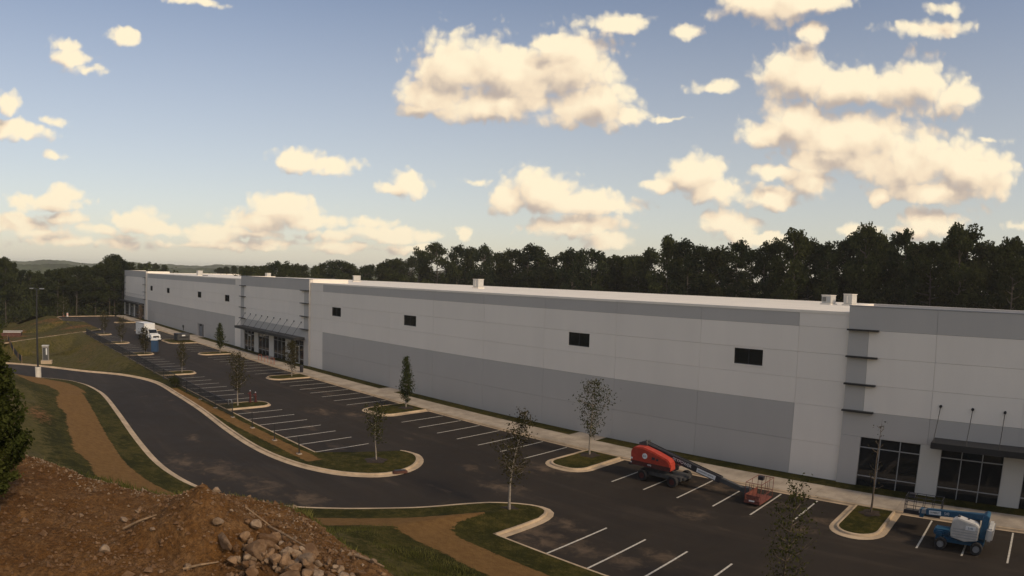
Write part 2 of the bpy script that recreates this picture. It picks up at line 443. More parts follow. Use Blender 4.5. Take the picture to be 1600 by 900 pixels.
def leaf_mat(name, a, b_, trans=.25):
    m = bpy.data.materials.new(name); m.use_nodes = True
    t = NT(m.node_tree); t.n.clear()
    g = t.n.new('ShaderNodeTexCoord').outputs['Object']
    oi = t.n.new('ShaderNodeObjectInfo').outputs['Random']
    n = t.noise(g, .9, 3, .6); n2 = t.noise(g, 9, 2, .6)
    c = t.mix(t.smooth(t.m('ADD', t.m('MULTIPLY', n, .7), t.m('MULTIPLY', n2, .3)), .32, .68), a, b_)
    k = t.lin(oi, 0, 1, .72, 1.18)
    c = t.mix(1.0, c, t.comb(k, k, k), 'MULTIPLY')
    d = t.n.new('ShaderNodeBsdfDiffuse'); tr = t.n.new('ShaderNodeBsdfTranslucent'); mx = t.n.new('ShaderNodeMixShader')
    t.put(d.inputs[0], c); t.put(tr.inputs[0], c); mx.inputs[0].default_value = trans
    t.l.new(d.outputs[0], mx.inputs[1]); t.l.new(tr.outputs[0], mx.inputs[2])
    o = t.n.new('ShaderNodeOutputMaterial'); t.l.new(mx.outputs[0], o.inputs[0])
    return m

def rock_mat(name, a, b_):
    m = bpy.data.materials.new(name); m.use_nodes = True
    t = NT(m.node_tree); b = m.node_tree.nodes['Principled BSDF']
    b.inputs['Roughness'].default_value = .9; b.inputs['Specular IOR Level'].default_value = .2
    g = t.n.new('ShaderNodeNewGeometry').outputs['Position']
    oi = t.n.new('ShaderNodeObjectInfo').outputs['Random']
    n = t.noise(g, 3.5, 5, .65); n2 = t.noise(g, 25, 4, .7)
    c = t.mix(t.smooth(t.m('ADD', n, t.m('MULTIPLY', t.m('SUBTRACT', oi, .5), .35)), .3, .7), a, b_)
    c = t.mix(t.lin(n2, .4, .7, 0, .45), c, (.06, .033, .018))
    t.put(b.inputs['Base Color'], c)
    bp = t.n.new('ShaderNodeBump'); bp.inputs['Strength'].default_value = .5; bp.inputs['Distance'].default_value = .02
    t.put(bp.inputs['Height'], n2); t.put(b.inputs['Normal'], bp.outputs[0])
    return m

def glass_mat(name, col=(.012, .014, .016)):
    m = bpy.data.materials.new(name); m.use_nodes = True
    b = m.node_tree.nodes['Principled BSDF']
    b.inputs['Base Color'].default_value = (*col, 1); b.inputs['Roughness'].default_value = .06
    b.inputs['Specular IOR Level'].default_value = .5
    return m

M_white = paint_mat('paint_white', (.80, .735, .655))
M_grey = paint_mat('paint_grey', (.465, .44, .41))
M_pier = paint_mat('paint_light_grey', (.53, .51, .47))
M_joint = mat('sealant', (.66, .60, .53), .9)
M_roof = mat('roof_membrane', (.80, .73, .62), .6, var=.05, vscale=.25)
M_cap = mat('parapet_flashing', (.82, .75, .65), .55, var=.05, vscale=.4)
M_capgrey = mat('parapet_flashing_grey', (.30, .30, .31), .5)
M_black = mat('black_metal', (.018, .018, .019), .5)
M_glass = glass_mat('dark_glass')
M_alu = mat('aluminium', (.34, .35, .36), .4, .4)
M_dark = mat('interior_dark', (.03, .03, .032), .9)
M_asphalt = asphalt_mat()
M_conc = concrete_mat('concrete')
M_walk = concrete_mat('walk_concrete', (.40, .335, .26))
M_line = mat('line_paint', (.52, .48, .40), .8, var=.25, vscale=6, coords='Object')
M_ground = ground_mat('ground_cover', 0)
M_mulch = mat('mulch', (.030, .018, .010), .95, var=.4, vscale=9, bump=.8, bscale=25)
M_bark = mat('bark', (.10, .075, .052), .9, var=.35, vscale=7, bump=.5)
M_barkpale = mat('bark_pale', (.27, .23, .185), .85, var=.25, vscale=8)
M_barkdark = mat('bark_woods', (.085, .068, .052), .9, var=.3, vscale=2)
M_leaf = leaf_mat('leaf_young', (.030, .036, .011), (.080, .078, .026))
M_leafdk = leaf_mat('leaf_dense', (.020, .030, .011), (.065, .075, .026))
M_leafbr = leaf_mat('leaf_dry', (.034, .032, .013), (.070, .060, .026))
M_leafred = leaf_mat('leaf_reddish', (.070, .045, .030), (.14, .10, .065))
M_wood1 = leaf_mat('leaf_woods', (.018, .025, .010), (.066, .074, .025), .3)
M_wood2 = leaf_mat('leaf_pine', (.014, .021, .011), (.042, .052, .022), .2)
M_cedar = leaf_mat('leaf_cedar', (.024, .033, .009), (.092, .100, .028), .25)
M_rock = rock_mat('broken_rock', (.125, .068, .032), (.265, .168, .095))
M_rockpale = rock_mat('pale_rock', (.20, .135, .083), (.33, .24, .16))
M_stick = mat('dry_wood', (.22, .145, .08), .85, var=.3, vscale=10)
M_red = mat('red_paint', (.40, .045, .024), .45, var=.12, vscale=4)
M_redworn = mat('worn_red_paint', (.17, .050, .034), .7, var=.4, vscale=9)
M_redold = mat('red_iron', (.075, .013, .010), .6, var=.2, vscale=8)
M_blue = mat('blue_paint', (.020, .085, .155), .5, var=.15, vscale=4)
M_bluedoor = mat('blue_plastic', (.022, .060, .130), .55, var=.1, vscale=4)
M_wpaint = mat('white_paint', (.72, .72, .70), .4, var=.06, vscale=2)
M_offwhite = mat('offwhite_plastic', (.52, .50, .46), .55, var=.08, vscale=3)
M_boom = mat('boom_paint', (.030, .030, .036), .4, var=.2, vscale=3)
M_steelgrey = mat('grey_paint', (.060, .061, .062), .55, var=.2, vscale=4)
M_rubber = mat('rubber', (.016, .015, .015), .85, bump=.4, bscale=20)
M_rackred = mat('rack_paint', (.33, .09, .05), .5)
M_rust = mat('rusty_steel', (.095, .038, .026), .8, var=.35, vscale=2)
M_silt = mat('silt_fabric', (.014, .014, .016), .8)
M_letter = mat('lettering_white', (.75, .75, .73), .5)
M_letterdk = mat('lettering_dark', (.03, .03, .035), .5)
M_lens = mat('lamp_lens', (.7, .7, .68), .3)
M_yel = mat('chrome_yellow', (.55, .38, .05), .5)
M_orange = mat('orange_plastic', (.75, .16, .03), .5)

# ------------------------------------------------------------------ ground, lot, road, kerbs
def poly_obj(name, polys, z, material, parent=None, **k):
    b = MB()
    for p in polys: b.add([(x, y, z) for x, y in p], [tuple(range(len(p)))])
    return b.build(name, material, parent, **k)

def set_zone(me, arr):
    a = me.attributes.new('zone', 'FLOAT_VECTOR', 'POINT')
    a.data.foreach_set('vector', np.asarray(arr, np.float32).ravel())

# wide ground, out to the horizon
gx = np.concatenate([np.linspace(-4000, -1000, 7), np.linspace(-800, 800, 33), np.linspace(1000, 4000, 7)])
GX, GY = np.meshgrid(gx, gx, indexing='ij')
gz = np.full(GX.shape, -3.0)
me = fast_mesh('ground', np.stack([GX, GY, gz], 2).reshape(-1, 3), grid_faces(len(gx), len(gx)))
zn = np.zeros((GX.size, 3)); zn[:, 2] = .8
set_zone(me, zn)
link('ground', me, M_ground, kind='structure')

LOT_Y0, LOT_Y1 = -23.2, -4.6
poly_obj('parking_lot', [[(-203, LOT_Y0), (-203, LOT_Y1), (70, LOT_Y1), (70, LOT_Y0)],
                         [(-43.5, -37.5), (-43.5, LOT_Y0), (70, LOT_Y0), (70, -37.5)]], 0, M_asphalt, kind='structure')
lot = bpy.data.objects['parking_lot']

# grass edges (back of kerb); digitised in metres
VERGE = smoothpath([(-43.4, -17.0), (-42.0, -16.8), (-40.4, -17.7), (-39.2, -19.4), (-39.0, -21.6), (-40.3, -23.5), (-42.5, -24.9), (-45.9, -25.9), (-50.6, -26.3), (-57.4, -26.0), (-67.0, -25.2), (-76.0, -24.9), (-85.5, -25.0), (-92.6, -27.6), (-97.6, -32.2), (-103.6, -37.2), (-108.0, -42.0), (-112.0, -50.0), (-114.0, -62.0)])
LEFTK = smoothpath([(-99.5, -62.0), (-98.0, -50.0), (-94.5, -42.0), (-90.8, -37.0), (-87.0, -34.9), (-82.0, -34.0), (-77.0, -33.9), (-67.8, -34.5), (-57.8, -35.3), (-50.4, -35.7), (-46.1, -35.5), (-42.5, -34.8), (-39.2, -33.3), (-36.4, -31.2), (-34.3, -28.6), (-32.6, -26.0), (-31.4, -24.0), (-30.4, -21.8), (-29.5, -20.2), (-28.2, -19.0), (-27.0, -18.5), (-26.2, -18.7), (-25.75, -19.6), (-25.6, -21.0), (-25.6, -23.75)])
FRONTK = np.array([(-25.6, -23.75), (-10, -23.75), (70, -23.75)], float)

# the road is the ribbon between the two kerb lines
vr = VERGE[(VERGE[:, 0] < -43.5) & (VERGE[:, 1] < -24.5)]
lk = LEFTK[LEFTK[:, 0] < -43.5]
vr = np.vstack([[(-43.5, -24.9)], vr]); lk = np.vstack([lk, [(-43.5, -35.2)]])[::-1]
def resample(P, n):
    s = np.concatenate([[0], np.cumsum(np.linalg.norm(np.diff(P, axis=0), axis=1))])
    t = np.linspace(0, s[-1], n)
    return np.stack([np.interp(t, s, P[:, 0]), np.interp(t, s, P[:, 1])], 1)
NR = 80
ra, rb = resample(vr, NR), resample(lk, NR)
rv = np.zeros((NR, 4, 3))
for j, t in enumerate((-.03, .33, .67, 1.03)):
    rv[:, j, :2] = ra * (1 - t) + rb * t
link('road', fast_mesh('road', rv.reshape(-1, 3), grid_faces(NR, 4)[:, ::-1]), M_asphalt, kind='structure')

KPROF = [(0.0, -.12), (0.0, .15), (.03, .155), (.14, .155), (.165, .14), (.20, .035), (.60, .014), (.62, -.05)]
KNARROW = [(0.0, -.12), (0.0, .15), (.03, .155), (.14, .155), (.165, .14), (.20, .02), (.34, .012), (.35, -.05)]

def kerb(pts, side, prof=KPROF, closed=False, zf=None):
    """sweep the kerb profile along the grass edge; side +1: asphalt lies left of the walking direction"""
    P = np.asarray(pts, float); n = len(P)
    d = np.gradient(P, axis=0)
    if closed: d = np.roll(P, -1, 0) - np.roll(P, 1, 0)
    d /= np.linalg.norm(d, axis=1)[:, None] + 1e-9
    nr = np.stack([-d[:, 1], d[:, 0]], 1) * side
    V = np.zeros((n, len(prof), 3))
    for j, (o, z) in enumerate(prof):
        V[:, j, :2] = P + nr * o; V[:, j, 2] = z
    F = grid_faces(n, len(prof))
    if closed:
        m = len(prof); a = np.arange(m - 1) + (n - 1) * m
        F = np.vstack([F, np.stack([a, np.arange(m - 1), np.arange(1, m), a + 1], 1)])
    if side > 0: F = F[:, ::-1]
    return link('kerb', fast_mesh('kerb', V.reshape(-1, 3), F), M_conc, kind='structure')

kerb(VERGE, +1)
kerb(LEFTK, +1)
kerb(np.array([(x, -23.75) for x in np.arange(-25.6, 70, 2)]), +1, KNARROW)
kerb(np.array([(x, -23.2) for x in np.arange(-46.6, -150.5, -2)]), -1, KNARROW)
DRIVE = np.array([(-136.0, -42.0), (-141.0, -37.0), (-148.0, -30.0), (-155.0, -23.0), (-158.5, -19.6), (-160.0, -18.2), (-161.2, -17.9)])
kerb(smoothpath(DRIVE), -1, KNARROW)
def drive_y(x): return float(np.interp(x, DRIVE[::-1, 0], DRIVE[::-1, 1]))
kerb(np.array([(-181.6, -18.0), (-181.6, -20), (-181.6, -22.6), (-184, -23.2), (-199.5, -23.2), (-202.4, -22.0), (-202.4, -14), (-202.4, -5.2)]), -1, KNARROW)
kerb(np.array([(x, -4.45) for x in np.arange(-202.5, 70.1, 3.0)]), -1, KNARROW)

# ---- islands in the two stall rows: grass bed, kerb, mulch ring where a tree stands
def island(x0, x1, ya, yb, r=1.2, bed='island_grass'):
    """U-shaped island from ya (row kerb) to the nose at yb"""
    s = 1 if yb > ya else -1
    r = min(r, (x1 - x0) / 2 - .02)
    pts = [(x0, ya), (x0, (ya + yb) / 2)]
    for a in np.linspace(0, math.pi / 2, 7): pts.append((x0 + r - r * math.cos(a), yb - s * r + s * r * math.sin(a)))
    for a in np.linspace(math.pi / 2, 0, 7): pts.append((x1 - r + r * math.cos(a), yb - s * r + s * r * math.sin(a)))
    pts += [(x1, (ya + yb) / 2), (x1, ya)]
    pts = np.array(pts)
    kerb(pts, +1 if s > 0 else -1, KPROF if abs(x0) < 62 else KNARROW)
    b = MB().add([(x, y, .135) for x, y in pts], [tuple(range(len(pts)))])
    me = b.mesh(bed); zz = np.zeros((len(me.vertices), 3)); zz[:, 2] = .15; set_zone(me, zz)
    return link(bed, me, M_ground, kind='structure')

for x0, x1 in ((-59.4, -55.5), (-33.6, -30.5), (-10.6, -8.1), (-83.9, -81.0), (-111.9, -109.2), (-134.5, -127.6), (-157.4, -154.6), (-180.3, -177.6)):
    island(x0, x1, -4.75, -10.1)
for x0, x1 in ((-68.4, -65.8), (-93.0, -90.4), (-115.3, -112.6), (-133.2, -130.5), (-150.2, -147.6)):
    island(x0, x1, -23.1, -17.8)
island(-10.9, -8.3, -23.7, -18.2)

# ---- verge between the road and the lot, with the swale at its far end
xs = np.concatenate([np.arange(-160, -114, .8), np.arange(-114, -46.5, .5), np.arange(-46.5, -38.95, .16)])
vx = VERGE[::-1]
def lower(x):
    if x < -136: return drive_y(x) - .02
    if x < -113.9: return -64.0
    seg = VERGE[8:]                       # road side, monotone in x
    o = np.argsort(seg[:, 0]); yl = np.interp(x, seg[o, 0], seg[o, 1])
    if x > -47:                           # round head, lower arc
        arc = VERGE[(VERGE[:, 1] < -21.0)]; o = np.argsort(arc[:, 0]); yl = np.interp(x, arc[o, 0], arc[o, 1])
    return yl
def upper(x):
    if x < -150.3: return max(-23.2, drive_y(x) + .3, -18.2 if x < -157 else -99)
    if x < -46.6: return -23.2
    if x < -43.4: return -23.2 + (x + 46.6) / 3.2 * 6.2
    arc = VERGE[(VERGE[:, 1] > -21.8) & (VERGE[:, 0] > -43.5)]; o = np.argsort(arc[:, 0])
    return np.interp(x, arc[o, 0], arc[o, 1])
T = np.linspace(0, 1, 22)
V = []; Z = []
for x in xs:
    a, b_ = lower(x), upper(x)
    y = a + (b_ - a) * T
    z = np.full_like(y, .14)
    e = np.clip((-92 - x) / 14, 0, 1); e = e * e * (3 - 2 * e)
    w = np.clip((y - a) / 6, 0, 1) * np.clip((b_ - .9 - y) / 5.0, 0, 1)
    z = z - e * (2.6 * (w * w * (3 - 2 * w))) + .05 * fbm(x * .4, y * .4, 3, 5)
    if x < -113.9: z = z - np.clip((-44 - y) / 12, 0, 1) * .6
    V.append(np.stack([np.full_like(y, x), y, z], 1))
    zz = np.zeros((len(y), 3))
    st = np.clip(1 - np.abs(y + 24.35 - .012 * (x + 44)) / .85, 0, 1) * (x < -44.5) * (x > -80)
    zz[:, 0] = np.clip(st * 2, 0, 1)
    zz[:, 2] = e * .55 + .08
    zz[:, 1] = e * np.clip(.16 + .55 * fbm(x * .09, y * .12, 3, 9), 0, .5)
    Z.append(zz)
V = np.array(V)
me = fast_mesh('verge', V.reshape(-1, 3), grid_faces(len(xs), len(T)), True); set_zone(me, np.array(Z).reshape(-1, 3))
link('verge', me, M_ground, kind='structure')

# grass knoll beyond the far drive
xs2 = np.arange(-204.5, -135.9, .8); T2 = np.linspace(0, 1, 30); V = []; Z = []
for x in xs2:
    b_ = -18.0 - np.clip((-181.6 - x), 0, 1) * 5.2 if x < -160.5 else drive_y(x) - .16
    y = -60 + (b_ + 60) * T2
    z = .13 - 3.3 * np.clip((b_ - 2.5 - y) / 11, 0, 1) ** 1.2 * np.clip((-160 - x) / 14, .25, 1) + .5 * np.exp(-((x + 176) / 9) ** 2 - ((y + 24) / 3) ** 2) + .06 * fbm(x * .3, y * .3, 3, 2)
    if -181.6 < x < -160: z = np.where(y > -21, .13, z)
    V.append(np.stack([np.full_like(y, x), y, z], 1)); zz = np.zeros((len(y), 3)); zz[:, 2] = .5
    zz[:, 1] = np.clip(.3 + .6 * fbm(x * .13, y * .2, 3, 3), 0, .6); Z.append(zz)
me = fast_mesh('knoll', np.array(V).reshape(-1, 3), grid_faces(len(xs2), len(T2)), True); set_zone(me, np.array(Z).reshape(-1, 3))
link('knoll', me, M_ground, kind='structure')

# far bank west and north of the lot
bk = MB()
me = fast_mesh('far_bank', [(-203, -30, .1), (-203, 70, .1), (-213, 70, -3), (-216, -34, -3)], [(0, 1, 2, 3)]); zz = np.zeros((4, 3)); zz[:, 2] = .6; set_zone(me, zz)
link('bank', me, M_ground, kind='structure')

# ---- grass strip against the building, sidewalk slabs, cross walks
WALKS = [(-38.3, -35.2), (-68.6, -65.6), (-103.6, -100.6), (-141.8, -136.0), (-196, -193)]
strips = []; x = -203.0
for a, b_ in sorted(WALKS) + [(70, 70)]:
    if a - x > .3: strips.append((x, a))
    x = b_
b = MB()
for x0, x1 in strips:
    b.add([(x0, -1.66, .16), (x1, -1.66, .16), (x1, -.02, .17), (x0, -.02, .17)], [(0, 1, 2, 3)])
me = b.mesh('foundation_grass'); zz = np.zeros((len(me.vertices), 3)); set_zone(me, zz)
link('foundation_grass', me, M_ground, kind='structure')
walk = empty('sidewalk', kind='structure')
slab = MB().box(.006, 2.994, -4.44, -1.68, -.1, .165).mesh('slab', bevel=.012); slab.materials.append(M_walk)
for i, x in enumerate(np.arange(-203, 69, 3.0)):
    o = link('slab', slab, None, walk); o.location = (x, 0, random.Random(i).uniform(-.004, .004))
for a, b_ in WALKS:
    MB().box(a, b_, -1.675, -.02, -.1, .163).build('slab', M_walk, walk, bevel=.012)

# ---- painted stall lines
line_me = MB().add([(-.06, 0, 0), (.06, 0, 0), (.06, 5.33, 0), (-.06, 5.33, 0)], [(0, 1, 2, 3)]).mesh('parking_line')
line_me.materials.append(M_line)
S = 2.743
brow = [-52.26 + S * i for i in range(7)] + [-27.17 + S * i for i in range(6)] + [-5.32 + S * i for i in range(9)]
brow += [-62.4 - S * i for i in range(7)] + [-87.0 - S * i for i in range(8)] + [-115.0 - S * i for i in range(5)] + [-137.5 - S * i for i in range(6)] + [-160.5 - S * i for i in range(6)]
lrow = [-63.56 + S * i for i in range(7)] + [-71.1 - S * i for i in range(7)] + [-95.8 - S * i for i in range(6)] + [-118.0 - S * i for i in range(5)] + [-136.0 - S * i for i in range(4)] + [-187 - S * i for i in range(4)]
frow = [-21.89 + S * i for i in range(4)] + [-5.4 + S * i for i in range(9)]
for xs_, y in ((brow, -10.3), (lrow, -22.95), (frow, -23.35)):
    for x in xs_:
        o = link('parking_line', line_me, None, lot); o.location = (x, y, .006)

# ------------------------------------------------------------------ the hill with the bare-earth pad
def seg_dist(px, py, P):
    d = np.full(px.shape, 1e9)
    for (x0, y0), (x1, y1) in zip(P[:-1], P[1:]):
        dx, dy = x1 - x0, y1 - y0; L = dx * dx + dy * dy + 1e-12
        t = np.clip(((px - x0) * dx + (py - y0) * dy) / L, 0, 1)
        d = np.minimum(d, np.hypot(px - x0 - t * dx, py - y0 - t * dy))
    return d
HK = np.vstack([LEFTK[::4], [LEFTK[-1]], FRONTK[1:]])
RIM_AZ = np.array([100, 118, 130, 138, 144.0, 145.1, 146.8, 149.0, 151.8, 154.0, 157.3, 161.8, 164.5, 167.8, 170.5, 174.7, 176.9, 180, 186, 200, 250])
RIM_R = np.array([8.6, 8.8, 9.0, 9.3, 9.8, 10.2, 10.8, 11.6, 13.0, 13.6, 14.1, 14.5, 14.7, 15.4, 16.1, 18.0, 18.6, 19, 20, 22, 30])
PAD_Z = 9.74
def hill_z(x, y, detail=True):
    d = seg_dist(x, y, HK)
    t = np.clip(d - 1.6, 0, None)
    s = .16 + .04 * np.clip(d, 0, 1.6) + .25 * t + .012 * np.clip(t - 5, 0, 20) ** 1.6
    s = np.minimum(s, 8.6 + .08 * (s - 8.6))
    r = np.hypot(x, y - CAM_Y); az = np.degrees(np.arctan2(y - CAM_Y, x)); az = np.where(az < -90, az + 360, az)
    Rr = np.interp(az, RIM_AZ, RIM_R, left=9, right=30)
    over = np.clip(r - Rr, 0, None)
    # the pad ends in a rounded shoulder, then a bank
    p = PAD_Z - .46 * np.sqrt(over * over + .16) + .46 * .4 - .006 * over * over
    z = np.maximum(s, p)
    k = 1.2; z = np.where(np.abs(s - p) < k, z + (k - np.abs(s - p)) ** 2 / (4 * k), z)
    z = z + .10 * fbm(x * .35, y * .35, 3, 11) * np.clip(d / 6, 0, 1)
    return z, d, r - Rr, az, r
ykx = np.concatenate([np.arange(-98.5, -46, .8), np.arange(-46, -25.62, .25), [-25.6, -25.6], np.arange(-25.4, 12, .5), np.arange(12, 70, 3)])
o = np.argsort(LEFTK[:, 0]); KX, KY = LEFTK[o, 0], LEFTK[o, 1]
T = np.linspace(0, 1, 110) ** 1.25
V = []; 
jump = int(np.argmax(np.diff(ykx) == 0))
for i_, x in enumerate(ykx):
    yk = (np.interp(x, KX, KY) if x < -25.6 else -19.9) if i_ <= jump else -23.75
    if x < -98: yk = min(yk, -50)
    y = yk + (-100 - yk) * T
    V.append(np.stack([np.full_like(y, x), y], 1))
V = np.array(V)
hz, hd, hr, haz, hrad = hill_z(V[..., 0], V[..., 1])
def hill_zone(x, y, d, over, az):
    n = fbm(x * .25, y * .25, 3, 21)
    zz = np.zeros(x.shape + (3,))
    st = np.clip((d - 2.0) / .5, 0, 1) * np.clip((6.0 + .7 * n - d) / .8, 0, 1)
    st = np.where(x < -80, np.clip((d - 1.3) / .5, 0, 1) * np.clip((9.5 + 1.5 * n - d) / 1.5, 0, 1), st)
    zz[..., 0] = st
    so = np.clip((1.3 + .9 * n - over) / .9, 0, 1)
    so = np.maximum(so, .62 * np.clip(1 - np.hypot((x + 62) / 6, (y + 43) / 2.0), 0, 1) ** .5)
    zz[..., 1] = so
    zz[..., 2] = np.clip((d - 6) / 3, 0, 1) * np.clip(.62 + .75 * n, 0.2, 1)
    return zz
zz = hill_zone(V[..., 0], V[..., 1], hd, hr, haz)
under = np.clip((2.6 - hr) / .6, 0, 1) * (haz > 132) * (haz < 196) * (hrad > 5)
hz2 = hz - .16 * under
me = fast_mesh('hillside', np.dstack([V, hz2]).reshape(-1, 3), np.delete(grid_faces(len(ykx), len(T)), np.arange(jump * (len(T) - 1), (jump + 1) * (len(T) - 1)), 0)[:, ::-1], True); set_zone(me, zz.reshape(-1, 3))
link('hillside', me, M_ground, kind='structure')

# bare-earth pad in front of the camera, fine relief: clods, tyre ruts, the spoil heap
def heap(x, y):
    hx, hy = -11.75, -44.95
    q = np.hypot((x - hx) / 1.75, (y - hy) / 1.35) * (1 + .22 * fbm(x * 1.6, y * 1.6, 3, 31))
    z = .98 * np.clip(1 - q, 0, 1) ** .92
    hx2, hy2 = -10.2, -44.5
    q2 = np.hypot((x - hx2) / 1.9, (y - hy2) / 1.1)
    return np.maximum(z, .16 * np.clip(1 - q2, 0, 1) ** .8)
def pad_z(x, y):
    z, d, over, az, r = hill_z(x, y)
    ed = np.clip((2.2 - over) / .8, 0, 1)
    # ruts: two arcs swept by a tracked machine
    rut = 0
    for rr, w in ((3.2, .22), (4.3, .22), (5.6, .2)):
        q = np.hypot(x + 9.2, y + 51.4) - rr
        tread = .5 + .5 * np.sin(np.arctan2(y + 51.4, x + 9.2) * rr * 26)
        rut = rut - .055 * np.exp(-(q / w) ** 2) * (.55 + .6 * tread)
    rough = .10 * fbm(x * 1.1, y * 1.1, 4, 41) + .055 * np.abs(fbm(x * 4.5, y * 4.5, 3, 42)) + .028 * fbm(x * 13, y * 13, 2, 43)
    return z + (rough + rut + heap(x, y)) * ed - .12 * (1 - ed) * 1.5, over, az
na, nr_ = 520, 260
aa = np.radians(np.linspace(134, 194, na)); rr = 6.5 + (26 - 6.5) * np.linspace(0, 1, nr_) ** 1.35
A, RR = np.meshgrid(aa, rr, indexing='ij')
X = RR * np.cos(A); Y = CAM_Y + RR * np.sin(A)
pz, pover, paz = pad_z(X, Y)
keep = pover < 2.4
me = fast_mesh('dirt_pad', np.dstack([X, Y, pz]).reshape(-1, 3), grid_faces(na, nr_)[:, ::-1], True)
F = grid_faces(na, nr_)
n = fbm(X * .5, Y * .5, 3, 51)
pzn = np.zeros(X.shape + (3,)); pzn[..., 1] = np.clip((1.5 + 1.0 * n - pover) / .8, 0, 1); pzn[..., 2] = .7
set_zone(me, pzn.reshape(-1, 3))
bm = bmesh.new(); bm.from_mesh(me); bm.faces.ensure_lookup_table()
kp = keep.ravel()
bmesh.ops.delete(bm, geom=[v for v, k in zip(bm.verts, kp) if not k], context='VERTS')
bm.to_mesh(me); bm.free()
link('dirt_pad', me, M_ground, kind='structure')

# ------------------------------------------------------------------ warehouse
wh = empty('warehouse', (0, 0, 0), label='long white and grey tilt-up warehouse with flat white roof', cat='warehouse')
ROWS = [0.0, 2.85, 5.65, 7.6, 9.57, 11.5]
TOP, TOPB = 12.52, 13.17
J = .006
BF = -.22                                   # the entrance blocks stand this far proud

def panel(x0, x1, z0, z1, y, m, hole=None):
    b = MB()
    x0 += J; x1 -= J; z0 = z0 + (J if z0 > .01 else 0); z1 -= J
    if hole:
        a, c, e, f = hole
        if e > z0 + .01: b.box(x0, x1, y, y + .2, z0, e)
        if f < z1 - .01: b.box(x0, x1, y, y + .2, f, z1)
        b.box(x0, a, y, y + .2, max(e, z0), min(f, z1)); b.box(c, x1, y, y + .2, max(e, z0), min(f, z1))
        return b.build('wall_panel', m, wh)
    b.box(x0, x1, y, y + .2, z0, z1)
    return b.build('wall_panel', m, wh, bevel=.008)

def window(x, z0=8.2, z1=9.45, w=2.5):
    o = MB()
    a, c = x - w / 2, x + w / 2
    for q in ((a, a + .06, z0, z1), (c - .06, c, z0, z1), (a + .06, c - .06, z0, z0 + .06), (a + .06, c - .06, z1 - .06, z1), (x - .03, x + .03, z0 + .06, z1 - .06)):
        o.box(q[0], q[1], .09, .15, q[2], q[3])
    win = o.build('window', M_black, wh)
    for s in (-1, 1):
        p0, p1 = (a + .06, x - .03) if s < 0 else (x + .03, c - .06)
        MB().box(p0, p1, .11, .125, z0 + .06, z1 - .06).build('pane', M_glass, win)
    MB().box(a - .05, c + .05, -.03, .09, z0 - .08, z0 - .003).build('sill', M_white, win)
    return win

def section(xa, xb, pa, pb, ncol, wins, doors=()):
    """recessed wall run from xa to xb; grey paint between pa and pb"""
    cols = [xa] + list(np.linspace(pa, pb, ncol + 1)) + [xb]
    for x0, x1 in zip(cols[:-1], cols[1:]):
        grey = x0 >= pa - .01 and x1 <= pb + .01
        for r in range(6):
            z0 = ROWS[r]; z1 = ROWS[r + 1] if r < 5 else TOP
            m = M_grey if grey and r in (0, 1, 5) else M_white
            hole = None
            for w in wins:
                if r == 3 and x0 < w < x1: hole = (w - 1.25, w + 1.25, 8.2, 9.45)
            for d0, d1 in doors:
                if r == 0 and x0 < d0 < x1:
                    MB().prism([(x0 + J, 0), (d0, 0), (d0, 2.70), (d1, 2.70), (d1, 0), (x1 - J, 0), (x1 - J, z1 - J), (x0 + J, z1 - J)], 'y', 0, .2).build('wall_panel', m, wh)
                    break
            else:
                panel(x0, x1, z0, z1, 0.0, m, hole)
    for w in wins: window(w)
    MB().box(xa, xb, -.035, .34, TOP, TOP + .2).build('parapet_cap', M_cap, wh)
    MB().box(xa + .02, xb - .02, .17, .33, .0, TOP - .01).build('wall_core', M_joint, wh)

section(-89.6, -13.65, -85.75, -17.65, 8, (-21.8, -38.9, -64.7, -81.9))
section(-184.5, -116.0, -182.9, -119.3, 8, (-123.5, -139.8, -163.5, -179.3), [(-140.8, -137.0)])
# recessed service door in the left run
dr = MB().box(-140.8, -137.0, .152, .168, 0, 2.72).build('door', M_dark, wh)
for q in ((-140.6, -139.9), (-138.2, -137.9)): MB().box(q[0], q[1], .08, .12, .02, 2.68).build('frame', M_alu, dr)
MB().box(-139.6, -138.4, .09, .12, .03, 2.2).build('door_leaf', mat('door_blue_grey', (.14, .16, .19), .5), dr)
MB().box(-150.95, -150.5, -.28, -.002, .95, 1.5).box(-150.8, -150.65, -.12, -.003, .3, .95).build('meter_box', M_steelgrey, wh)

def storefront(x0, x1, y, door=None, canopy_dark=False):
    z0, z1 = .10, 3.8
    n = 3; w = (x1 - x0) / n
    zz = [z0, .92, 3.05, z1]
    b = MB()
    for i in range(n + 1):
        xm = x0 + i * w
        b.box(xm - .035, xm + .035, y + .06, y + .17, z0, z1)
    for z in zz:
        for i in range(n): b.box(x0 + i * w + .036, x0 + (i + 1) * w - .036, y + .075, y + .16, z - .035, z + .035)
    sf = b.build('storefront', M_alu, wh)
    for i in range(n):
        for k in range(3):
            if door == i and k < 2: continue
            MB().box(x0 + i * w + .036, x0 + (i + 1) * w - .036, y + .11, y + .125, zz[k] + .036, zz[k + 1] - .036).build('pane', M_glass, sf)
    if door is not None:
        a, c = x0 + door * w + .05, x0 + (door + 1) * w - .05
        d = MB().box(a, a + .10, y + .03, y + .13, .1, 2.9).box(c - .10, c, y + .03, y + .13, .1, 2.9).box(a + .10, c - .10, y + .03, y + .13, 2.7, 2.9).box(a + .1, c - .1, y + .03, y + .13, .1, .3).build('door', M_offwhite, sf)
        MB().box(a + .1, c - .1, y + .07, y + .085, .3, 2.7).build('pane', M_glass, d)
    MB().box(x0 - .03, x1 + .03, y - .03, y + .16, .0, .095).build('sill', M_conc, sf)
    return sf

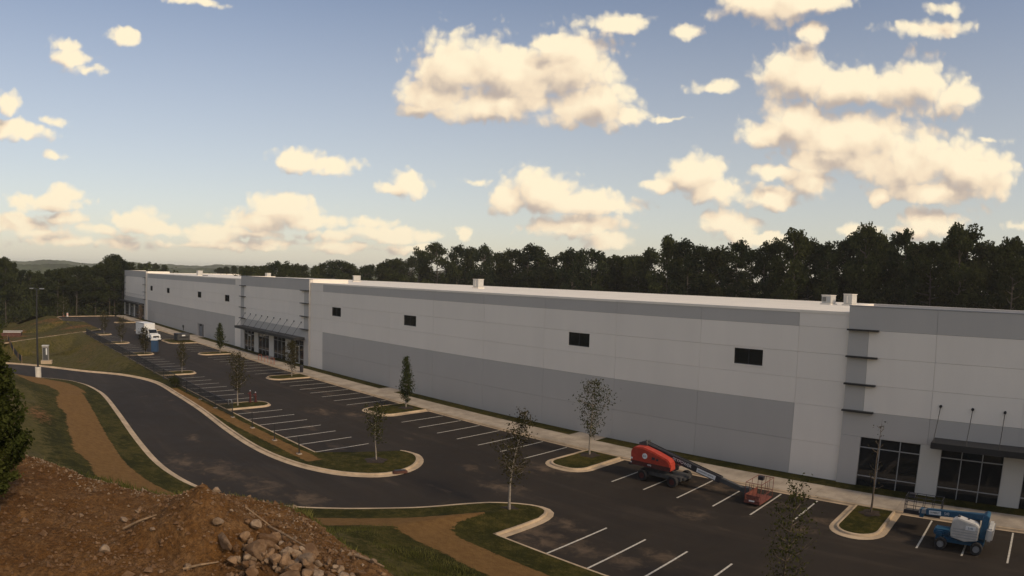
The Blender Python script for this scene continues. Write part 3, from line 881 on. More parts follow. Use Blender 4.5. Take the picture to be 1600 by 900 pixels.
def block(xa, xb, bay0, pitch, bw, can, doors, rods):
    y = BF
    strip = 1.55
    # ground row: piers between the bays
    bays = [(bay0 + k * pitch, bay0 + k * pitch + bw) for k in range(4)]
    ed = [xa] + [e for b in bays for e in b] + [xb]
    for i in range(0, len(ed), 2):
        m = M_grey if i in (0, len(ed) - 2) else M_pier
        MB().box(ed[i], ed[i + 1], y, y + .3, 0, 3.8).build('pier', m, wh, bevel=.008)
    for k, (a, c) in enumerate(bays): storefront(a + .002, c - .002, y, doors.get(k))
    cols = list(np.linspace(xa, xb, 5))
    for x0, x1 in zip(cols[:-1], cols[1:]):
        panel(x0, x1, 3.8, 5.65, y, M_grey)
        panel(x0, x1, 11.5, TOPB, y, M_grey)
        for r in (2, 3, 4):
            a, c = max(x0, xa + strip), min(x1, xb - strip)
            panel(a, c, ROWS[r], ROWS[r + 1], y, M_white)
            if x0 == xa: panel(xa, xa + strip, ROWS[r], ROWS[r + 1], y, M_grey)
            if x1 == xb: panel(xb - strip, xb, ROWS[r], ROWS[r + 1], y, M_grey)
    MB().box(xa + .01, xb - .01, y + .14, .33, 3.83, TOPB - .01).build('wall_core', M_joint, wh)
    MB().box(xa - .02, xb + .02, y - .03, .36, TOPB, TOPB + .07).build('parapet_cap', M_capgrey, wh)
    for sx in (xa, xb - .24):                       # parapet returns
        MB().box(sx + .004, sx + .236, .37, 6.7, 11.6, TOPB + .05).build('parapet_return', M_cap, wh)
    if xa > -20: MB().box(xa + .25, xb - .25, 6.46, 6.69, 11.6, TOPB + .05).build('rear_parapet', M_capgrey, wh)
    MB().box(xa + .02, xb - .02, .42, .46, .0, 3.8).build('interior_back', M_dark, wh)
    for z in ROWS[2:]:
        for a, c in ((xa - .04, xa + 2.35), (xb - 2.35, xb + .04)):
            MB().box(a, c, y - .38, y - .003, z - .055, z + .055).build('sunshade_fin', M_black, wh)
    # canopy hung on rods
    c0, c1 = can
    cn = MB().box(c0, c1, -2.05, y - .004, 4.02, 4.42).build('canopy', M_black, wh, bevel=.02)
    MB().box(c0 + .06, c1 - .06, -2.0, y - .01, 3.99, 4.018).build('soffit', M_steelgrey, cn)
    for x in rods:
        MB().tube((x, y - .03, 6.62), (x - .06, -1.9, 4.44), .028, n=6).build('rod', M_black, cn)
        MB().tube((x, y - .002, 6.62), (x, y - .10, 6.62), .11, n=10).build('anchor', M_black, cn)

block(-13.65, 12.8, -12.1, 6.15, 4.6, (-6.55, 7.0), {2: 1}, [-6.35 + 2.33 * i for i in range(6)])
block(-116.0, -89.6, -114.2, 6.2, 4.4, (-114.6, -90.8), {0: 1, 3: 1}, [-113.8 + 2.43 * i for i in range(10)])
block(-211.0, -184.5, -209.2, 6.2, 4.4, (-209.6, -186.0), {1: 1}, [-208.8 + 2.43 * i for i in range(10)])
section(12.8, 70, 16.5, 66, 6, (21,))

# roof and the unseen sides
rf = MB()
rf.add([(-210.9, .345, 12.69), (69.9, .345, 12.69), (69.9, 34, 12.36), (-210.9, 34, 12.36), (69.9, 58, 11.9), (-210.9, 58, 11.9)], [(0, 1, 2, 3), (3, 2, 4, 5)])
roof = rf.build('roof', M_roof, wh)
for q in ((-211, -210.8, .36, 58, 12.6), (69.8, 70, .36, 58, 12.6), (-210.79, 69.79, 57.7, 58, 11.85)): MB().box(*q[:4], 0, q[4]).build('rear_wall', M_white, wh)
MB().box(-160.5, -154.5, 6.5, 7.3, 12.62, 12.78).build('roof_hatch', M_steelgrey, roof)

def rooftop_unit(x, y, w, d, h, label, louvre=False, rz=0.0):
    t = empty('rooftop_unit', (x, y, 12.69 - .0098 * y), rz, label=label, cat='air unit', group='units on the warehouse roof')
    MB().box(-w / 2 - .1, w / 2 + .1, -d / 2 - .1, d / 2 + .1, -.15, .16).build('base', M_cap, t)
    MB().box(-w / 2, w / 2, -d / 2, d / 2, .17, h).build('casing', M_offwhite, t, bevel=.03)
    if louvre:
        lv = MB()
        for i in range(5): lv.box(-w / 2 + .12, w * .02, -d / 2 - .03, -d / 2 - .003, .35 + i * (h - .5) / 5, .35 + i * (h - .5) / 5 + .07)
        lv.build('louvre', M_steelgrey, t)
        MB().box(w * .08, w / 2 - .1, -d / 2 - .02, -d / 2 - .003, .3, h - .15).build('access_panel', M_alu, t)
    else:
        MB().box(-w * .1, w * .02, -d / 2 - .02, -d / 2 - .003, .3, h - .15).build('access_panel', M_cap, t)
    MB().box(-w / 2 - .04, w / 2 + .04, -d / 2 - .04, d / 2 + .04, h + .003, h + .06).build('lid', M_cap, t)
rooftop_unit(-73.2, 19, 1.15, 1.1, 1.32, 'square cream rooftop unit standing alone above the grey band')
rooftop_unit(-22.9, 24, 1.35, .9, 1.0, 'louvred rooftop unit beside the taller plain one', True, -.4)
rooftop_unit(-20.4, 24.0, 1.2, .9, 1.2, 'plain tall cream rooftop unit beside the dark parapet block', False, -.4)
rooftop_unit(-114.3, 24, 2.6, 1.4, 1.15, 'wide low rooftop unit behind the middle entrance block', True, -.5)
rooftop_unit(-143.2, 18, 1.1, 1.0, 1.05, 'small rooftop unit above the middle entrance canopy')
rooftop_unit(-157.0, 6, 1.2, 1.2, 1.1, 'tiny rooftop unit near the far parapet block')

# ------------------------------------------------------------------ trees
def rand_unit(rng, n):
    v = rng.normal(size=(n, 3)); return v / np.linalg.norm(v, axis=1)[:, None]

def leaf_cards(rng, c, size, flat=0.0):
    """one bent leaf-spray (2 triangles sharing an edge) per centre c"""
    n = len(c)
    nrm = rand_unit(rng, n); nrm[:, 2] = nrm[:, 2] * (1 - flat) + flat
    nrm /= np.linalg.norm(nrm, axis=1)[:, None]
    a = np.cross(nrm, rand_unit(rng, n)); a /= np.linalg.norm(a, axis=1)[:, None] + 1e-9
    b = np.cross(nrm, a)
    s = size * rng.uniform(.6, 1.35, n)[:, None]
    w = s * rng.uniform(.35, .75, n)[:, None]
    k = nrm * s * rng.uniform(-.25, .25, n)[:, None]
    V = np.stack([c - a * s * .5, c - b * w * .5 + k, c + a * s * .5, c + b * w * .5 + k], 1)
    return V.reshape(-1, 3), np.arange(4 * n).reshape(n, 4)

def trunk_mesh(name, limbs, n=7):
    b = MB()
    for pts, r0, r1 in limbs:
        m = len(pts) - 1
        for i in range(m):
            b.tube(pts[i], pts[i + 1], r0 + (r1 - r0) * i / m, r0 + (r1 - r0) * (i + 1) / m, n, cap=(i == m - 1))
    return b.mesh(name, smooth=True)

def crown_from_blobs(rng, blobs, n, size, flat=0.1, shell=.55):
    """blobs: (x,y,z,rx,rz); leaves gather towards the skin of each blob"""
    B = np.array(blobs); vol = B[:, 3] ** 2 * B[:, 4]; pick = rng.choice(len(B), n, p=vol ** .75 / (vol ** .75).sum())
    d = rand_unit(rng, n); r = rng.uniform(0, 1, n) ** shell
    c = B[pick, :3] + d * r[:, None] * np.stack([B[pick, 3], B[pick, 3], B[pick, 4]], 1)
    V, F = leaf_cards(rng, c, size, flat)
    return fast_mesh('crown', V, F)

def woods_tree(seed, kind, leaf=.82, n=6200):
    """prototype 20 m tall: hardwood 'd' or tall pine 'p'"""
    rng = np.random.default_rng(seed); r = random.Random(seed)
    H = 20.0; blobs = []; limbs = []
    lean = r.uniform(-.6, .6)
    axis = [(lean * t * t, .4 * lean * math.sin(t * 3), H * t) for t in np.linspace(0, .93, 8)]
    limbs.append((axis, .26, .05))
    if kind == 'p':
        base = r.uniform(.34, .5)
        for i in range(26):
            t = base + (.97 - base) * (i + .5) / 26
            q = (t - base) / (1 - base)
            a = r.uniform(0, 6.28); L = (2.9 * math.sin(math.pi * (.22 + .72 * q)) ** .8 + .3) * r.uniform(.35, 1.1)
            c = (lean * t * t, 0, H * (t - .02)); e = (c[0] + L * math.cos(a), L * math.sin(a), H * t + r.uniform(-.2, .5))
            limbs.append(([c, e], .07, .02))
            blobs.append((e[0] * .9, e[1] * .9, e[2] + .1, r.uniform(1.0, 1.75), r.uniform(.75, 1.35)))
        blobs.append((lean, 0, H - .9, 1.2, 1.0))
    else:
        base = r.uniform(.30, .42)
        for i in range(22):
            t = base + (1 - base) * ((i + .5) / 22) ** .9
            a = r.uniform(0, 6.28); wd = math.sin(math.pi * min(.96, (t - base) / (1 - base) * .75 + .2))
            L = 4.4 * wd * r.uniform(.35, 1.1)
            c = (lean * t * t, 0, H * (t - .10)); e = (lean * t * t + L * math.cos(a), L * math.sin(a), H * t - .6)
            limbs.append(([c, ((c[0] + e[0]) / 2, (c[1] + e[1]) / 2, (c[2] + e[2]) / 2 - .3), e], .11, .02))
            blobs.append((e[0], e[1], e[2], r.uniform(1.1, 2.1), r.uniform(.9, 1.6)))
        blobs.append((lean, 0, H - 1.1, 1.4, 1.1))
    tm = trunk_mesh('trunk', limbs, 6); tm.materials.append(M_barkdark)
    cm = crown_from_blobs(rng, blobs, n, .62 * leaf, .15, .6); cm.materials.append(M_wood2 if kind == 'p' else M_wood1)
    return tm, cm

PROT = {'d': [woods_tree(s, 'd') for s in (1, 2, 3, 4, 5)], 'p': [woods_tree(s, 'p', .72, 5200) for s in (11, 12, 13, 14)]}
WOODS = [(-70.2, 67.1, 26.3, 'd'), (-64.7, 65.9, 25.2, 'p'), (-55.4, 68.6, 25.2, 'p'), (-48.8, 66.4, 24.7, 'p'), (-42.5, 65.6, 27.1, 'd'), (-37.1, 68.6, 24.9, 'p'), (-31.8, 73.3, 28.6, 'd'), (-23.6, 72.2, 27.4, 'p'), (-13.6, 71.9, 28.3, 'd'), (-4.4, 67.0, 26.0, 'd'), (-110.5, 69.8, 24.9, 'p'), (-141.7, 67.5, 25.8, 'd'), (-122.5, 66.6, 24.7, 'p'), (-148.2, 66.0, 24.1, 'd'), (-94.4, 66.9, 23.6, 'p'), (-94.0, 73.3, 23.9, 'p'), (-139.5, 72.5, 25.2, 'p'), (-186.7, 83.7, 21.0, 'd'), (-172.3, 77.5, 21.6, 'd'), (-172.0, 81.3, 22.7, 'd'), (-141.8, 80.6, 25.1, 'd'), (-134.2, 84.2, 23.7, 'p'), (-123.0, 77.5, 24.1, 'd'), (-111.4, 74.5, 24.6, 'd'), (-113.5, 81.8, 22.6, 'd'), (-103.9, 76.3, 23.2, 'd'), (-102.2, 79.3, 24.0, 'p'), (-95.5, 80.7, 22.6, 'd'), (-92.6, 82.5, 22.9, 'd'), (-91.5, 85.2, 23.0, 'd'), (-86.8, 82.4, 22.7, 'd'), (-85.0, 85.5, 24.6, 'd'), (-76.9, 81.8, 25.6, 'd'), (-69.9, 79.3, 25.0, 'p'), (-64.9, 75.9, 24.2, 'd'), (-62.7, 76.0, 24.2, 'd'), (-57.8, 79.3, 24.2, 'd'), (-51.0, 81.1, 26.3, 'd'), (-44.2, 77.9, 26.2, 'd'), (-41.6, 78.9, 24.3, 'p'), (-37.2, 79.9, 26.3, 'p'), (-36.3, 84.7, 27.8, 'p'), (-30.2, 77.0, 27.1, 'd'), (-27.8, 77.1, 25.0, 'd'), (-22.7, 78.8, 25.4, 'd'), (-19.8, 75.1, 25.5, 'd'), (-18.6, 81.9, 26.0, 'd'), (-13.4, 81.9, 28.6, 'd'), (-10.9, 78.7, 25.8, 'd'), (-8.3, 82.0, 25.8, 'd'), (-3.5, 84.3, 26.4, 'p'), (-1.0, 83.0, 26.1, 'd'), (1.6, 76.5, 26.7, 'd'), (3.6, 83.7, 26.8, 'd'), (6.1, 84.5, 27.2, 'd'), (8.6, 80.7, 26.5, 'p'), (-170.9, 24.4, 18.2, 'd'), (-175.9, 29.7, 18.2, 'd'), (-188.6, 38.7, 18.9, 'd'), (-176.0, 35.8, 19.8, 'p'), (-170.9, 36.5, 19.4, 'd'), (-177.3, 42.7, 19.2, 'd'), (-187.4, 51.0, 19.0, 'd'), (-173.2, 46.9, 18.6, 'd'), (-183.7, 55.7, 19.7, 'd'), (-171.4, 52.7, 20.6, 'p'), (-180.2, 61.2, 20.5, 'd'), (-178.2, 63.5, 19.6, 'd'), (-154.9, 52.4, 19.1, 'p'), (-173.0, 67.4, 19.5, 'p'), (-158.2, 60.4, 20.0, 'd'), (-155.1, 61.4, 21.1, 'd'), (-350.4, 35.5, 19.2, 'd'), (-364.1, 43.5, 18.8, 'd'), (-362.8, 47.9, 19.4, 'd'), (-359.5, 51.7, 19.1, 'd'), (-346.1, 52.2, 18.5, 'd'), (-314.8, 71.4, 17.6, 'd'), (-324.0, 78.4, 18.2, 'd'), (-311.9, 77.7, 18.7, 'd'), (-310.9, 81.4, 18.4, 'd'), (-226.8, -48.1, 19.1, 'd'), (-236.7, -45.8, 19.3, 'd'), (-234.3, -43.8, 19.1, 'd'), (-229.2, -41.4, 19.5, 'd'), (-232.4, -38.7, 19.2, 'd'), (-236.9, -35.6, 18.8, 'd'), (-239.8, -33.2, 17.9, 'd'), (-239.5, -30.3, 15.6, 'p'), (-235.9, -27.8, 15.3, 'd'), (-235.0, -25.0, 15.1, 'd'), (-235.3, -22.0, 15.7, 'd'), (-232.6, -19.5, 15.9, 'p'), (-230.4, -16.9, 16.3, 'd'), (-230.6, -14.6, 16.8, 'd'), (-231.3, -11.5, 16.8, 'd'), (-230.2, -9.2, 17.4, 'd'), (-239.4, -5.1, 17.3, 'd'), (-229.0, -4.3, 18.7, 'd'), (-234.2, -0.8, 19.8, 'd'), (-227.8, 0.1, 21.0, 'd'), (-236.6, 4.3, 19.7, 'd'), (-227.9, 4.4, 18.5, 'd'), (-219.3, -36.9, 19.3, 'd'), (-218.5, -1.8, 21.1, 'p'), (-218.2, -3.5, 20.2, 'd'), (-222.0, 1.6, 19.6, 'p'), (-219.2, -14.2, 17.1, 'd'), (-221.6, -20.1, 16.3, 'd'), (-220.8, -7.6, 17.8, 'd')]
SPECIAL = {0: 'tall twin-topped tree rising above the woods beyond the roof', 4: 'broad open-crowned tall tree above the louvred rooftop unit',
           6: 'tallest dome-topped tree on the skyline behind the dark parapet', 8: 'tall loose-topped tree on the skyline near the picture edge',
           10: 'flat-topped pine standing out behind the long roof', 11: 'round-topped tree at the shoulder where the woods step up',
           104: 'tall slender tree standing by the far end of the warehouse'}
ORD = ['first', 'second', 'third', 'fourth', 'fifth', 'sixth', 'seventh', 'eighth', 'ninth', 'tenth', 'eleventh', 'twelfth', 'thirteenth', 'fourteenth', 'fifteenth', 'sixteenth', 'seventeenth', 'eighteenth', 'nineteenth', 'twentieth']
# stretches of the wood line, told by what stands below them: bearing from the camera in degrees -> phrase
STRETCH = [(-81.5, 'in the dark woods behind the lamp post'), (-77.3, 'in the woods beside the far warehouse end'), (-66.5, 'far off above the far warehouse roof'), (-53.6, 'above the middle entrance block roof'),
           (-46.5, 'behind the lone square rooftop unit'), (-38.0, 'behind the middle of the long roof'), (-30.0, 'above the second upper window from the dark corner'), (-22.5, 'above the upper window nearest the dark corner'),
           (-16.5, 'behind the pair of rooftop units'), (-9.5, 'above the dark corner block'), (90, 'above the glass storefront')]
TREE_LABEL = {}
bear = [math.degrees(math.atan2(x, y - CAM_Y)) for x, y, h, k in WOODS]
seen = {}
for i in sorted(range(len(WOODS)), key=lambda i: bear[i]):
    x, y, h, k = WOODS[i]
    ph = next(p for lim, p in STRETCH if bear[i] < lim)
    grp = 'woods beyond the far lot' if x < -210 and bear[i] < -77.3 else ('distant trees beyond the roof' if math.hypot(x, y - CAM_Y) > 300 else 'wood line behind the warehouse')
    kind = 'leafy tree' if k == 'd' else 'pine'
    n_ = seen.get((ph, kind), 0); seen[(ph, kind)] = n_ + 1
    TREE_LABEL[i] = (SPECIAL.get(i) or '%s dark %s from the left %s' % (ORD[min(n_, 19)], kind, ph), grp)
rt_ = random.Random(77)
for i, (x, y, h, k) in enumerate(WOODS):
    tm, cm = rt_.choice(PROT[k])
    far = math.hypot(x, y - CAM_Y)
    lab, grp = TREE_LABEL[i]
    t = empty('tree' if k == 'd' else 'pine_tree', (x, y, -3), rt_.uniform(0, 6.28), label=lab, cat='tree', group=grp)
    s = h / 20.0
    w = s * rt_.uniform(.85, 1.15) * (1.0 if h > 17 else 1.15) * (.78 if i < 17 else 1.0)
    t.scale = (w, w, s)
    link('trunk', tm, None, t); link('crown', cm, None, t)

# the mass of the woods behind the trees one can tell apart
def woods_mass():
    rng = np.random.default_rng(5); C = []
    def blob(x, y, z0, z1, rx, n):
        d = rand_unit(rng, n); r = rng.uniform(.2, 1, n) ** .5
        C.append(np.stack([x + d[:, 0] * r * rx, y + d[:, 1] * r * rx, (z0 + z1) / 2 + d[:, 2] * r * (z1 - z0) / 2], 1))
    for x in np.arange(-200, 60, 3.2):              # behind the warehouse
        for y, zt in ((88, 18), (97, 20)):
            top = np.interp(x, [-200, -170, -145, -90, 0, 60], [13.5, 14.5, 17, 16, 17.2, 17.2]) + (zt - 19)
            blob(x + rng.uniform(-2, 2), y + rng.uniform(-3, 3), 2, top + .3 + rng.uniform(-2, 1.2), 4.2, 420)
    for s in np.arange(0, 1, .026):                 # north-west corner
        blob(-200 - 15 * s + rng.uniform(-3, 3), 95 - 78 * s, -3, 13 + rng.uniform(-2, .6), 5.5, 320)
        blob(-196 + rng.uniform(-3, 3), 90 - 60 * s, -3, 12.2 + rng.uniform(-2, .4), 4.5, 280)
    for y in np.arange(-130, 24, 2.6):              # beyond the far lot
        for x, zt in ((-232, 10.5), (-246, 11.5), (-262, 12.0)):
            top = zt + (3.5 if y > -6 else (4.0 if y < -34 else 0))
            blob(x + rng.uniform(-3, 3), y + rng.uniform(-2, 2), -3.2, top + rng.uniform(-2, 1), 5.0, 260)
        blob(-221 + rng.uniform(-2, 2), y, -3.2, 2.5 + rng.uniform(-1.5, 2.5), 3.2, 130)
    for i in range(46):                             # scrub below the far bank
        blob(rng.uniform(-214, -186), rng.uniform(-78, -40), -3.4, rng.uniform(0, 6.5), 3.4, 170)
    C = np.vstack(C)
    V, F = leaf_cards(rng, C, .95, .1)
    me = fast_mesh('woodland', V, F); me.materials.append(M_wood1)
    return link('woodland', me, None, label='dark mass of woods behind the warehouse and far lot', cat='woods', kind='stuff')
woods_mass()

# far ridges
def ridge(name, dist, az0, az1, hgt, seed, tall):
    a = np.radians(np.linspace(az0, az1, 420)); V = []
    for k, rr_ in ((0, dist), (1, dist + 60), (2, dist + 400)):
        n = fbm(np.degrees(a) * .35, a * 0 + seed, 5, seed); n2 = fbm(np.degrees(a) * 4.5, a * 0 + seed, 3, seed + 5)
        z = (hgt + tall * n + (tall * .22) * n2) if k else np.full_like(a, -3.0)
        V.append(np.stack([np.sin(a) * rr_, np.cos(a) * rr_ + CAM_Y, z], 1))
    V = np.stack(V, 1)
    me = fast_mesh(name, V.reshape(-1, 3), grid_faces(len(a), 3)[:, ::-1]); me.materials.append(M_far)
    return link(name, me, None, kind='structure')
M_far = mat('far_woods', (.052, .060, .026), .95, var=.45, vscale=.05, coords='Object')
ridge('hills', 900, -112, -40, 13.0, 3, 4.5)
ridge('hills', 1900, -116, -36, 22.0, 8, 7.0)

def sapling(name, x, y, H, cb, cr, seed, leafmat, n, label, bark=None, shape='oval', leaf=.16, lean=(0, 0), z=.13, stake=False, group=None, branches=16):
    """young planted tree: trunk, ascending branches, separate leaves along them"""
    rng = np.random.default_rng(seed); r = random.Random(seed)
    t = empty(name, (x, y, z), label=label, cat='tree', group=group)
    def ax(s): return Vector((lean[0] * s * s + .04 * math.sin(s * 7 + seed), lean[1] * s * s + .04 * math.cos(s * 5 + seed), H * s))
    r0 = .018 + .011 * H
    limbs = [([tuple(ax(s)) for s in np.linspace(0, 1, 9)], r0, .006)]
    C = []
    for i in range(branches):
        s = cb + (1 - cb) * (i + r.random()) / branches * .97
        q = (s - cb) / (1 - cb)
        if shape == 'cone': L = cr * (1.02 - q) ** .8 * (.5 + .5 * min(1, q * 6))
        elif shape == 'oval': L = cr * math.sin(math.pi * (.16 + .82 * q)) ** .7
        else: L = cr * (1.0 - .75 * q)
        L *= r.uniform(.55, 1.12); a = i * 2.4 + r.uniform(-.5, .5)
        p = ax(s); upv = r.uniform(.45, 1.0) * L
        m_ = p + Vector((math.cos(a) * L * .55, math.sin(a) * L * .55, upv * .35)); e = p + Vector((math.cos(a) * L, math.sin(a) * L, upv))
        limbs.append(([tuple(p), tuple(m_), tuple(e)], r0 * .33, .004))
        k = max(4, int(n / branches * (.4 + L / cr)))
        u = rng.uniform(.15, 1.08, k)[:, None]
        P = np.array(p) * (1 - u) + np.array(e) * u + np.array([0, 0, -.06]) * np.sin(u * 3.1)
        C.append(P + rng.normal(size=(k, 3)) * (.10 + .13 * L))
        for tw in range(2):
            aa = a + r.uniform(-1, 1); e2 = m_ + Vector((math.cos(aa), math.sin(aa), .8)) * L * .35
            limbs.append(([tuple(m_), tuple(e2)], r0 * .16, .003))
    C = np.vstack(C)
    tm = trunk_mesh('trunk', limbs, 6); link('trunk', tm, bark or M_barkpale, t)
    V, F = leaf_cards(rng, C, leaf, .1)
    link('crown', fast_mesh('crown', V, F), leafmat, t)
    return t

def mulch(x, y, r=.85, parent=None):
    pts = [(x + (r + .12 * math.sin(5 * a + x)) * math.cos(a), y + (r + .12 * math.sin(5 * a + x)) * math.sin(a)) for a in np.linspace(0, 6.28, 24)[:-1]]
    b = MB(); n = len(pts)
    b.add([(px, py, .142) for px, py in pts] + [(x + (px - x) * .5, y + (py - y) * .5, .20) for px, py in pts] + [(x, y, .21)],
          [(i, (i + 1) % n, n + (i + 1) % n, n + i) for i in range(n)] + [(n + i, n + (i + 1) % n, 2 * n) for i in range(n)])
    return b.build('mulch_ring', M_mulch, kind='structure')

YOUNG = 'young trees planted round the lot'
sapling('young_tree', -42.1, -20.3, 4.3, .36, 1.05, 1, M_leaf, 1000, 'slim young tree on the round grass head of the verge', leaf=.15, group=YOUNG); mulch(-42.1, -20.3)
sapling('young_tree', -27.8, -20.2, 6.5, .30, 1.45, 2, M_leafbr, 1500, 'sparse leaning young tree on the near grass corner by the kerb', shape='open', leaf=.15, lean=(.9, .35), group=YOUNG); mulch(-27.8, -20.2, 1.0)
sapling('young_tree', -32.6, -5.9, 6.3, .26, 1.35, 3, M_leaf, 1300, 'loose young tree on the island beside the red boom lift', leaf=.17, group=YOUNG, branches=22); mulch(-32.6, -5.9, .8)
sapling('young_tree', -57.2, -6.0, 5.6, .13, 1.15, 4, M_leafdk, 3600, 'dense dark young tree against the grey lower wall', shape='cone', leaf=.17, group=YOUNG, branches=30); mulch(-57.2, -6.0, .8)
sapling('young_tree', -110.6, -6.4, 5.1, .15, 1.1, 5, M_leafdk, 3000, 'dense green cone-shaped young tree left of the middle canopy', shape='cone', leaf=.18, group=YOUNG, branches=28)
sapling('young_tree', -82.4, -6.8, 4.7, .2, 1.15, 6, M_leafbr, 1700, 'brownish young tree in front of the last middle storefront bay', leaf=.18, group=YOUNG, branches=22)
sapling('young_tree', -9.4, -5.9, 6.2, .25, 1.0, 7, M_leafbr, 70, 'almost bare young tree on the island before the glass storefront', bark=M_bark, leaf=.15, shape='open', group=YOUNG, branches=14); mulch(-9.4, -5.9, .7)
sapling('young_tree', -9.5, -21.4, 6.0, .12, 1.25, 8, M_leaf, 1050, 'leafy young tree cut off by the bottom picture edge', bark=M_bark, leaf=.15, group=YOUNG, branches=26); mulch(-9.5, -21.4, .8)
sapling('young_tree', -67.1, -21.2, 5.6, .26, 1.25, 9, M_leafbr, 1500, 'brownish young tree beside the red standpipes', leaf=.17, group=YOUNG, branches=22)
sapling('young_tree', -91.7, -19.5, 4.2, .2, 1.0, 10, M_leafbr, 1000, 'dry brown young tree on the island by the green shrub', leaf=.18, group=YOUNG)
sapling('young_tree', -113.9, -19.2, 4.4, .12, 1.0, 12, M_leafbr, 1300, 'dull young tree on the island just past the blue toilet', leaf=.2, group=YOUNG)
sapling('young_tree', -131.9, -19.2, 4.6, .15, 1.1, 13, M_leafbr, 1000, 'dull brown young tree on the island behind the white truck', leaf=.2, group=YOUNG)
sapling('young_tree', -149.0, -19.2, 4.6, .15, 1.2, 14, M_leafbr, 900, 'young tree at the corner of the far drive', leaf=.22, group=YOUNG)
sapling('young_tree', -179.0, -3.2, 4.2, .1, 1.0, 15, M_leafred, 900, 'reddish young tree beside the farthest storefront', leaf=.22, group=YOUNG)
sapling('young_tree', -200.5, -21.0, 6.0, .1, 1.7, 16, M_leaf, 1100, 'yellow-green young tree at the edge of the dark woods', leaf=.26, group=YOUNG, z=-.2)

def shrub(x, y, z, w, h, seed, label, n=900, m=None):
    rng = np.random.default_rng(seed); r = random.Random(seed)
    t = empty('shrub', (x, y, z), label=label, cat='shrub')
    bl = [(r.uniform(-w, w) * .6, r.uniform(-w, w) * .35, h * r.uniform(.25, .7), w * .45, h * .33) for _ in range(9)]
    link('foliage', crown_from_blobs(rng, bl, n, .17, .1), m or M_leaf, t)
    link('stem', trunk_mesh('stem', [([(0, 0, 0), (b[0] * .8, b[1] * .8, b[2])], .025, .008) for b in bl], 5), M_bark, t)
shrub(-80.4, -24.1, .1, 1.6, 1.5, 3, 'green shrub on the verge beside the dark fence')

# evergreen at the left edge, on the pad
def cedar(x, y, z, H, seed):
    rng = np.random.default_rng(seed); r = random.Random(seed)
    t = empty('cedar_tree', (x, y, z), label='dark feathery evergreen on the bare earth at the picture edge', cat='tree')
    limbs = [([(0, 0, -.2), (.03, .02, H * .3), (-.02, .03, H * .65), (0, 0, H)], .085, .012)]; C = []
    for i in range(150):
        s = .10 + .88 * (i / 150) ** .95
        L = 1.0 * (1.02 - s) ** .75 * min(1, .5 + s * 2.4) * r.uniform(.72, 1.08); a = i * 2.399 + r.uniform(-.4, .4)
        p = np.array([0, 0, H * s]); e = p + np.array([math.cos(a) * L, math.sin(a) * L, L * r.uniform(.45, 1.0)])
        limbs.append(([tuple(p), tuple(e)], .014, .004))
        for q in range(int(10 + 30 * L)):
            u = r.uniform(.2, 1.1); b = p * (1 - u) + e * u
            C.append(b + rng.normal(size=(8, 3)) * (.03 + .035 * L))
    C = np.vstack(C)
    link('trunk', trunk_mesh('trunk', limbs, 6), M_bark, t)
    V, F = leaf_cards(rng, C, .095, .0)
    link('crown', fast_mesh('crown', V, F), M_cedar, t)
cedar(-14.4, -48.75, float(pad_z(np.array([-14.4]), np.array([-48.75]))[0][0]) - .05, 4.25, 8)

# ------------------------------------------------------------------ rocks, sticks, weeds on the pad
def pz1(x, y): return float(pad_z(np.array([x]), np.array([y]))[0][0])

def rock_mesh(seed, sub=2, angular=.55):
    bm = bmesh.new(); bmesh.ops.create_icosphere(bm, subdivisions=sub, radius=1)
    r = random.Random(seed)
    for _ in range(10):                                  # chop flat facets
        n = Vector((r.gauss(0, 1), r.gauss(0, 1), r.gauss(0, 1))).normalized(); d = r.uniform(angular - .1, .72)
        for v in bm.verts:
            k = v.co.dot(n) - d
            if k > 0: v.co -= n * k * .96
    for v in bm.verts: v.co += v.co.normalized() * r.uniform(-.02, .02)
    me = bpy.data.meshes.new('rock'); bm.to_mesh(me); bm.free()
    me.materials.append(M_rock)
    return me
RM = [rock_mesh(s, 2, .45 + .05 * (s % 4)) for s in range(12)]
def rock(x, y, s, k, label, group=None, sc=None, rot=None, m=None, sink=.25, z=None):
    r = random.Random(int(x * 1000 + y * 777))
    me = RM[k % 12]
    o = bpy.data.objects.new('rock', me); ROOT.objects.link(o)
    sc = sc or (r.uniform(.8, 1.3), r.uniform(.7, 1.1), r.uniform(.5, .85))
    o.scale = [q * s / 2 for q in sc]; o.rotation_euler = rot or (r.uniform(-.5, .5), r.uniform(-.5, .5), r.uniform(0, 6.28))
    zz_ = pz1(x, y) if z is None else z
    o.location = (x, y, zz_ + s * .5 * sc[2] * (1 - 2 * sink))
    if m: o.material_slots[0].link = 'OBJECT'; o.material_slots[0].material = m
    return tag(o, label, 'rock', group)

